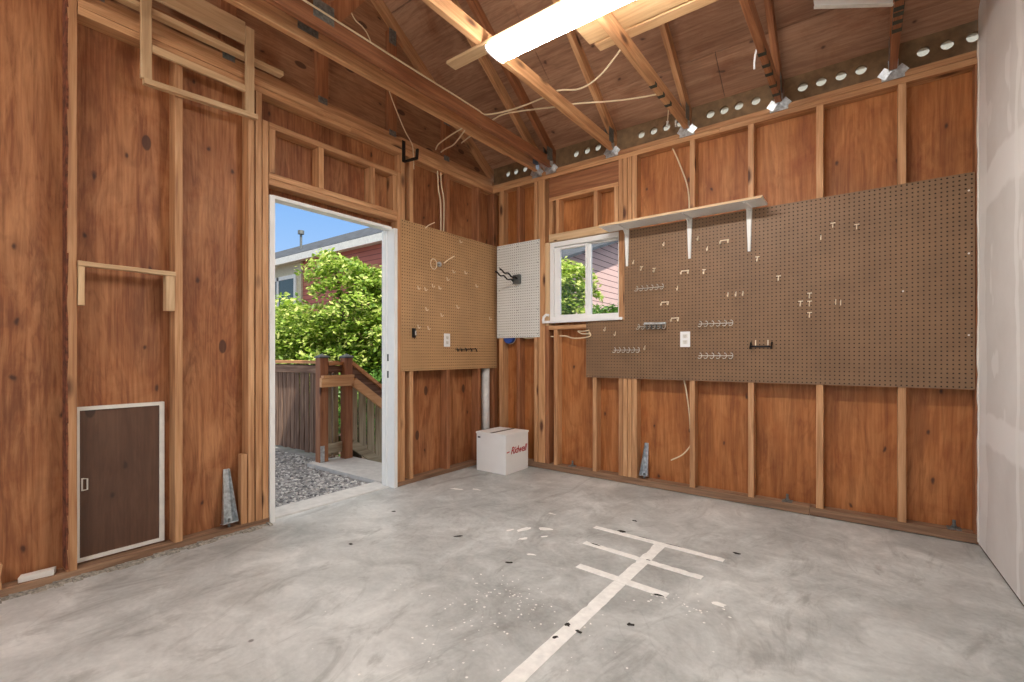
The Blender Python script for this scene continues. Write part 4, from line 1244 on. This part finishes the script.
for (x, z0, z1), lb in zip([(-1.22, 2.95, 2.815), (-1.155, 2.90, 2.80)], ['left', 'right']):
    t = thing('hanging_connector', 'short white wire with connector hanging before the vent holes, %s one' % ('longer' if lb == 'left' else 'shorter'), 'wire', (x, 3.60, z1))
    MB().tube([(x + 0.008, 3.60, z0), (x, 3.60, z1 + 0.04)], 0.004, 6).build('wire', M['cable'], t)
    MB().tube([(x, 3.60, z1 + 0.045), (x - 0.002, 3.60, z1)], [0.009, 0.006], 8).build('connector', M['pvc'], t)
m = MB().tube([(-0.497, 2.965, 2.80), (-0.506, 2.975, 2.775), (-0.512, 2.985, 2.74), (-0.513, 2.99, 2.705)], 0.0055, 6)
tag(m.build('cable_tie', M['plastic']), 'short white strap dangling from the truss with five bands', 'strap')

# ------------------------------------------------------------------ floor tape and paint
def strip(pts, w, name, label, n=40, seed=1, zt=0.0014):
    rr = random.Random(seed)
    a, b = Vector(pts[0]), Vector(pts[1])
    d = (b - a); s = Vector((-d.y, d.x)).normalized()
    m = MB(); vs = []
    for i in range(n + 1):
        p = a + d * (i / n)
        w1 = w / 2 * (1 + rr.uniform(-0.05, 0.03)); w2 = w / 2 * (1 + rr.uniform(-0.05, 0.03))
        if rr.random() < 0.10: w1 *= 0.78
        e = rr.uniform(-0.002, 0.002)
        q1 = p + s * w1; q2 = p - s * w2
        for q in (q1, q2):
            vs.append((q.x + d.normalized().x * e, q.y + d.normalized().y * e, 0.0004))
            vs.append((q.x, q.y, zt))
    fs = []
    for i in range(n):
        k = i * 4
        fs += [(k + 1, k + 3, k + 7, k + 5), (k, k + 1, k + 5, k + 4), (k + 2, k + 6, k + 7, k + 3)]
    fs += [(0, 2, 3, 1), (n * 4, n * 4 + 1, n * 4 + 3, n * 4 + 2)]
    m.add(vs, fs)
    o = m.build(name, M['tape'])
    return tag(o, label, 'floor tape', 'strips of white floor tape')
def blotch(m, x, y, r, z, rr, n=9, sx=1.0, ang=0.0):
    vs = [(x, y, z)]
    for k in range(n):
        a = 2 * math.pi * k / n
        q = r * rr.uniform(0.55, 1.15)
        u, v = q * math.cos(a) * sx, q * math.sin(a)
        vs.append((x + u * math.cos(ang) - v * math.sin(ang), y + u * math.sin(ang) + v * math.cos(ang), z))
    m.add(vs, [(0, k + 1, (k + 1) % n + 1) for k in range(n)])
tl = strip([(-0.912, 0.25), (-0.917, 2.585)], 0.062, 'tape_strip', 'long white tape line running up the floor towards the back wall', 80, 3)
t1 = strip([(-1.335, 2.612), (-0.585, 2.590)], 0.047, 'tape_strip', 'white tape bar across the tip of the long line, nearest the back wall', 30, 4, 0.0024)
t2 = strip([(-1.272, 2.362), (-0.622, 2.322)], 0.047, 'tape_strip', 'white tape bar across the long line, middle of the three', 30, 5, 0.0024)
t3 = strip([(-1.158, 2.082), (-0.700, 2.058)], 0.052, 'tape_strip', 'white tape bar across the long line, nearest the camera and shortest', 30, 6, 0.0024)
rr = random.Random(5)
m = MB()
for x, y, r, sx, a in ((-1.17, 2.64, .018, 1.5, .2), (-1.21, 2.372, .009, 4, -.05), (-1.03, 2.628, .004, 14, -.03), (-0.86, 2.622, .0035, 14, -.03), (-0.90, 2.356, .007, 2, 0),
                       (-0.935, 1.60, .015, 1.0, .6), (-0.88, 1.585, .011, 1.5, 0), (-0.93, 1.50, .008, 2, 1), (-0.74, 1.75, .012, 1.4, .3), (-0.73, 2.04, .01, 3, 0), (-1.18, 2.86, .014, 1.2, 0), (-1.45, 1.9, .012, 2, .4),
                       (-2.3, 1.55, .012, 1.3, 0), (-1.9, 2.0, .012, 2.5, .8), (-2.55, 2.05, .012, 1.5, .4), (-0.55, 2.72, .012, 2, 0)):
    blotch(m, x, y, r, 0.0030, rr, 10, sx, a)
o = m.build('floor_residue', M['residue']); o['kind'] = 'stuff'; tag(o, 'dark scraps of tape residue and dirt on the floor around the tape', 'residue')
m = MB()
for k in range(150):
    x, y = rr.gauss(-1.25, 0.11), rr.gauss(1.60, 0.10)
    if k > 70:
        x, y = rr.gauss(-1.15, 0.28), rr.gauss(1.40, 0.25)
    blotch(m, x, y, rr.uniform(0.0025, 0.0065), 0.0008, rr, 6)
for k in range(26):
    blotch(m, rr.gauss(-0.62, 0.09), rr.gauss(2.02, 0.04), rr.uniform(0.003, 0.008), 0.0008, rr, 6)
blotch(m, -0.50, 2.12, 0.022, 0.0008, rr, 10, 1.5)
for x, y, r, sx, a in ((-1.66, 2.32, .022, 3.4, 1.3), (-1.72, 2.26, .012, 3, 1.2), (-1.56, 2.40, .030, 1.7, .3), (-1.50, 2.30, .010, 3, 0.9), (-1.58, 2.20, .016, 2, 1.1), (-2.58, 2.70, .022, 3.5, .2), (-2.45, 2.78, .014, 3.5, .1), (-1.68, 2.66, .012, 3, 0), (-1.42, 2.05, .012, 2.4, .4)):
    blotch(m, x, y, r, 0.0008, rr, 12, sx, a)
o = m.build('paint_splatter', M['tape']); o['kind'] = 'stuff'; tag(o, 'white paint drips and scuffs spotted over the concrete floor', 'paint')

# ------------------------------------------------------------------ outside, seen through the door and window
GZ = -1.4
struct(MB().box((-40, -30, GZ - 0.1), (25, 45, GZ)).build('ground', M['soil_and_shade'], loc=(0, 0, 0)))
struct(MB().box((-14, -9, GZ), (-3.11, 2.49, -0.05)).box((-14, 2.4901, GZ), (-4.46, 2.90, -0.05)).build('gravel_yard', M['stone'], loc=(0, 0, 0)))
struct(MB().box((-9, -14, GZ), (10, -2.51, -0.03)).build('driveway', M['asphalt'], loc=(0, 0, 0)))
struct(MB().box((-4.45, 2.50, GZ), (-3.111, 2.95, -0.015)).build('landing_pad', M['pad'], loc=(0, 0, 0)))
m = MB()
for k in range(6):
    m.box((-4.27, 2.951 + 0.25 * k, GZ + 0.001), (-3.111, 3.20 + 0.25 * k, -0.015 - 0.18 * (k + 1)))
struct(m.build('stair_steps', M['pad'], loc=(0, 0, 0)))
m = MB()
ico = [(0, 0, 1), (.894, 0, .447), (.276, .851, .447), (-.724, .526, .447), (-.724, -.526, .447), (.276, -.851, .447), (.724, .526, -.447), (-.276, .851, -.447), (-.894, 0, -.447), (-.276, -.851, -.447), (.724, -.526, -.447), (0, 0, -1)]
icf = [(0, 1, 2), (0, 2, 3), (0, 3, 4), (0, 4, 5), (0, 5, 1), (1, 6, 2), (2, 7, 3), (3, 8, 4), (4, 9, 5), (5, 10, 1), (6, 7, 2), (7, 8, 3), (8, 9, 4), (9, 10, 5), (10, 6, 1), (11, 7, 6), (11, 8, 7), (11, 9, 8), (11, 10, 9), (11, 6, 10)]
for k in range(5200):
    x = -3.28 - 2.8 * R.random() ** 1.2; y = R.uniform(1.0, 2.49 if x > -4.46 else 2.72)
    s = R.uniform(0.007, 0.017)
    sx, sy, sz = s * R.uniform(.7, 1.3), s * R.uniform(.7, 1.3), s * R.uniform(.5, .9)
    a = R.uniform(0, 6.28); ca, sa = math.cos(a), math.sin(a)
    m.add([(x + ca * p[0] * sx - sa * p[1] * sy, y + sa * p[0] * sx + ca * p[1] * sy, -0.048 + p[2] * sz) for p in ico], icf)
def m_gravel():
    t = NT('grey_gravel')
    g = t.n('ShaderNodeNewGeometry')
    t.base(t.ramp(g.outputs['Random Per Island'], [(0, srgb(96, 96, 98)), (0.5, srgb(168, 166, 164)), (1, srgb(222, 220, 216))]))
    t.rough(0.9)
    return t.m
o = m.build('gravel', m_gravel()); o['kind'] = 'stuff'; tag(o, 'loose grey crushed gravel outside the doorway', 'gravel')

# fence on the left
fe = thing('wooden_fence', 'weathered board fence with orange cap rail beyond the gravel', 'fence', (-5.2, 2.78, -0.05))
x = -6.6; k = 0
while x < -4.50:
    w = R.uniform(0.075, 0.092)
    MB().lumber((x, 2.80, -0.02 + R.uniform(-0.01, 0.015)), (x + w, 2.818, 0.955), 'Z', seed=200 + k, wob=0.004).build('fence_board', M['cedarZ'], fe)
    x += w + R.uniform(0.006, 0.022); k += 1
MB().lumber((-6.6, 2.765, 0.965), (-4.43, 2.84, 1.0), 'X', seed=150, n=20).build('cap_rail', M['stainX'], fe)
MB().lumber((-6.6, 2.777, 0.86), (-4.43, 2.7995, 0.945), 'X', seed=151, n=20).build('top_rail', M['cedarX'], fe)
MB().lumber((-6.6, 2.819, 0.14), (-4.43, 2.845, 0.20), 'X', seed=152, n=20).build('bottom_rail', M['cedarX'], fe)
# stair railing with two posts
sr = thing('stair_railing', 'wooden stair railing with two capped posts and orange handrail beyond the doorway', 'railing', (-4.36, 2.75, -0.015))
def post(cx, cy, mat):
    p = MB().lumber((cx - 0.045, cy - 0.045, -0.0144), (cx + 0.045, cy + 0.045, 1.03), 'Z', seed=int(cy * 100), wob=0.002).build('post', M[mat], sr)
    m = MB()
    m.add([(cx - 0.055, cy - 0.055, 1.03), (cx + 0.055, cy - 0.055, 1.03), (cx + 0.055, cy + 0.055, 1.03), (cx - 0.055, cy + 0.055, 1.03),
           (cx - 0.055, cy - 0.055, 1.045), (cx + 0.055, cy - 0.055, 1.045), (cx + 0.055, cy + 0.055, 1.045), (cx - 0.055, cy + 0.055, 1.045), (cx, cy, 1.075)],
          [(3, 2, 1, 0), (0, 1, 5, 4), (1, 2, 6, 5), (2, 3, 7, 6), (3, 0, 4, 7), (4, 5, 8), (5, 6, 8), (6, 7, 8), (7, 4, 8)])
    m.build('post_cap', M['dkgrey'], p)
    return p
pa = post(-4.385, 2.62, 'redZ')
MB().box((-4.342, 2.577, -0.0140), (-4.336, 2.62, 0.15)).build('post_base', M['zinc'], pa)
post(-4.345, 2.875, 'redZ')
MB().lumber((-4.40, 2.667, 0.955), (-4.33, 2.828, 0.99), 'Y', seed=160).build('cap_rail', M['stainY'], sr)
MB().lumber((-4.385, 2.667, 0.88), (-4.35, 2.828, 0.95), 'Y', seed=161).build('top_rail', M['cedarY'], sr)
MB().lumber((-4.385, 2.667, 0.06), (-4.35, 2.828, 0.16), 'Y', seed=162).build('bottom_rail', M['greyY'], sr)
for y in (2.668, 2.745):
    MB().lumber((-4.402, y, 0.02), (-4.386, y + 0.065, 0.95), 'Z', seed=163, wob=0.003).build('infill_board', M['greyZ'], sr)
s_ = -0.73
def zc(y, z0): return z0 + s_ * (y - 2.92)
for nm, x, z0, w, t_, mat in (('cap_rail', -4.345, 0.98, 0.09, 0.035, 'stain'), ('top_rail', -4.345, 0.91, 0.035, 0.075, 'cedar'), ('bottom_rail', -4.33, 0.13, 0.04, 0.09, 'grey')):
    MB().obox((x, 2.921, zc(2.921, z0)), (x, 4.4, zc(4.4, z0)), w, t_).build(nm, M[mat + 'Y'], sr)
k = 0; y = 2.935
while y < 4.3:
    MB().prism([(y, zc(y, 0.10)), (y + 0.085, zc(y + 0.085, 0.10)), (y + 0.085, zc(y + 0.085, 0.93)), (y, zc(y, 0.93))], 'X', -4.382, -4.365).build('infill_board', M['greyZ'], sr)
    y += 0.108
m = MB().obox((-4.275, 2.54, 0.787), (-4.275, 2.905, 0.787), 0.036, 0.088)
m.obox((-4.275, 2.905, 0.787), (-4.275, 4.4, 0.787 + s_ * 1.495), 0.036, 0.088)
m.obox((-4.275, 2.56, 0.845), (-4.275, 2.905, 0.845), 0.05, 0.024)
m.build('handrail', M['hrailY'], sr)

# houses behind
ha = thing('house', 'red-sided house with grey roof and cream gutter beyond the tree', 'house', (-17, 12, GZ))
MB().box((-30, 9.0, GZ), (-11.2, 15, 4.55)).build('house_wall', M['siding_red'], ha, loc=(0, 0, 0))
MB().box((-30, 8.93, GZ), (-16.3, 8.999, 4.55)).build('beige_bay', M['beige'], ha)
MB().prism([(8.68, 4.60), (12.0, 6.28), (15.3, 4.60), (15.3, 4.68), (12.0, 6.38), (8.68, 4.68)], 'X', -30, -10.8).build('roof', M['shingle'], ha)
MB().box((-30, 8.60, 4.40), (-10.8, 8.679, 4.63)).build('gutter', M['gutter'], ha)
MB().box((-30, 8.68, 4.44), (-10.8, 8.929, 4.48)).build('soffit', M['gutter'], ha)
w = MB()
for a, b in ((-19.4, -19.25), (-16.75, -16.6), (-18.0, -17.86)):
    w.box((a, 8.88, 2.2), (b, 8.93, 4.02))
w.box((-19.25, 8.88, 2.2), (-16.75, 8.93, 2.34)); w.box((-19.25, 8.88, 3.88), (-16.75, 8.93, 4.02))
wo = w.build('house_window', M['gutter'], ha)
MB().box((-19.25, 8.90, 2.34), (-18.0, 8.925, 3.88)).box((-17.86, 8.90, 2.34), (-16.75, 8.925, 3.88)).build('pane', M['darkglass'], wo)
vp = MB().tube([(-19.0, 10.4, 5.35), (-19.0, 10.4, 6.15)], 0.05, 8); vp.tube([(-19.0, 10.4, 6.15), (-19.0, 10.4, 6.3)], 0.13, 8)
vp.build('vent_pipe', M['zinc_dull'], ha)
hb = thing('house', 'pale red lap-sided gable house seen through the window', 'house', (-9, 15, GZ))
def rk_z(y): return 3.66 + 0.33 * (y - 10.6)
MB().prism([(7.8, GZ), (22.0, GZ), (22.0, rk_z(14.9)), (14.9, rk_z(14.9)), (7.8, rk_z(7.8))], 'X', -10, -6.0).build('house_wall', M['siding_pink'], hb, loc=(0, 0, 0))
MB().prism([(7.4, rk_z(7.4)), (14.9, rk_z(14.9)), (22.4, rk_z(14.9)), (22.4, rk_z(14.9) + .07), (14.9, rk_z(14.9) + 0.07), (7.4, rk_z(7.4) + 0.07)], 'X', -10.4, -5.62).build('roof', M['shingle'], hb)
MB().prism([(11.3, 1.75), (16, 2.9), (16, 3.0), (11.3, 1.85)], 'X', -5.99, -4.5).build('porch_roof', M['shingle'], hb)

# trees: trunk, boughs and separate leaves
def tree(name, label, base, crowns, leaf, n, size, seed, group='trees beyond the fence', flat=0.45):
    rr = random.Random(seed)
    t = thing(name, label, 'tree', base, group)
    m = MB()
    cx = sum(c[0] for c in crowns) / len(crowns); cy = sum(c[1] for c in crowns) / len(crowns)
    m.tube(smooth_path([base, (base[0] + 0.05, base[1], base[2] + 0.9), ((base[0] + cx) / 2, (base[1] + cy) / 2, base[2] + 1.7)], 4), [0.11 - 0.006 * i for i in range(9)], 8)
    for c in crowns:
        m.tube([((base[0] + cx) / 2, (base[1] + cy) / 2, base[2] + 1.6), ((base[0] + cx) / 4 + c[0] / 2, (base[1] + cy) / 4 + c[1] / 2, (base[2] + 1.6 + c[2]) / 2), c[:3]], [0.05, 0.035, 0.012], 6)
    m.build('trunk', M['bark_brown'], t)
    m = MB()
    vol = [c[3] ** 2 for c in crowns]; tot = sum(vol)
    for c, v in zip(crowns, vol):
        nc = max(4, int(n / 42 * v / tot))
        for q in range(nc):
            # sprays lie in rough layers near the crown's surface
            while True:
                u = Vector((rr.uniform(-1, 1), rr.uniform(-1, 1), rr.uniform(-1, 1)))
                if 0.3 < u.length < 1: break
            u = u.normalized() * (rr.random() ** 0.35)
            p0 = Vector((c[0] + u.x * c[3], c[1] + u.y * c[3], c[2] + u.z * c[3] * c[4]))
            tilt = Vector((u.x * 0.5 + rr.uniform(-.3, .3), u.y * 0.5 + rr.uniform(-.3, .3), 1)).normalized()
            sa = tilt.orthogonal().normalized(); sb = tilt.cross(sa)
            for j in range(42):
                a = rr.uniform(0, 6.283); d = 0.23 * math.sqrt(rr.random())
                p = p0 + sa * (math.cos(a) * d) + sb * (math.sin(a) * d) + tilt * (rr.gauss(0, 0.03) - d * d * 0.9)
                nrm = (tilt + Vector((rr.gauss(0, flat), rr.gauss(0, flat), rr.gauss(0, flat)))).normalized()
                e1 = nrm.orthogonal().normalized(); e2 = nrm.cross(e1)
                an = rr.uniform(0, 6.283)
                f1 = e1 * math.cos(an) + e2 * math.sin(an); f2 = nrm.cross(f1)
                s = size * rr.uniform(0.7, 1.3)
                dr = nrm * (-0.15 * s)
                b = len(m.v)
                m.v += [tuple(p - f1 * s), tuple(p + f2 * s * 0.5 + dr), tuple(p + f1 * s + dr * 1.5), tuple(p - f2 * s * 0.5 + dr)]
                m.f += [(b, b + 1, b + 2), (b, b + 2, b + 3)]
    me = bpy.data.meshes.new('foliage')
    bl = Vector(base)
    me.from_pydata([(x - bl.x, y - bl.y, z - bl.z) for x, y, z in m.v], [], m.f)
    me.materials.append(leaf)
    o = bpy.data.objects.new('foliage', me); COL.objects.link(o); o.parent = t
    return t
tree('maple_tree', 'bright yellow-green maple filling the doorway above the railing', (-6.3, 4.3, GZ),
     [(-6.35, 4.25, 1.75, 0.75, 0.75), (-6.9, 4.0, 1.15, 0.75, 0.7), (-5.9, 4.6, 1.3, 0.8, 0.8), (-5.8, 4.75, 2.15, 0.45, 0.7), (-6.6, 4.05, 0.75, 0.9, 0.6), (-5.5, 4.9, 0.6, 0.8, 0.8), (-6.5, 4.1, 2.42, 0.42, 0.5), (-6.05, 4.5, 2.25, 0.42, 0.5), (-7.0, 3.75, 1.5, 0.6, 0.8), (-5.75, 4.85, 1.7, 0.65, 0.8)],
     M['leaf_maple'], 27000, 0.045, 3)
tree('shrub_tree', 'dark green shrub low behind the stair railing', (-5.35, 4.3, GZ), [(-5.35, 4.35, 0.35, 0.7, 0.9), (-5.0, 4.7, 0.2, 0.6, 0.9), (-6.0, 3.9, 0.25, 0.6, 0.8)], M['leaf_dark'], 9000, 0.04, 4)
tree('hedge_tree', 'light green bushy tree at the doorway left, before the far house', (-9.2, 5.1, GZ), [(-9.0, 5.0, 1.2, 1.0, 0.8), (-9.9, 5.2, 1.55, 0.9, 0.7), (-8.4, 5.4, 1.0, 0.9, 0.9)], M['leaf_maple'], 10000, 0.06, 5)
tree('garden_tree', 'bright green tree in the left pane of the window', (-4.3, 7.0, GZ), [(-4.2, 6.95, 2.15, 0.60, 1.0), (-4.4, 7.0, 1.3, 0.8, 1.0), (-4.6, 6.7, 2.35, 0.6, 0.85)], M['leaf_maple'], 16000, 0.05, 7)
tree('garden_tree', 'low green bush in the right pane of the window', (-4.0, 8.6, GZ), [(-3.9, 8.6, 1.65, 0.75, 0.7), (-3.2, 9.0, 1.7, 0.7, 0.6)], M['leaf_dark'], 7000, 0.05, 8)
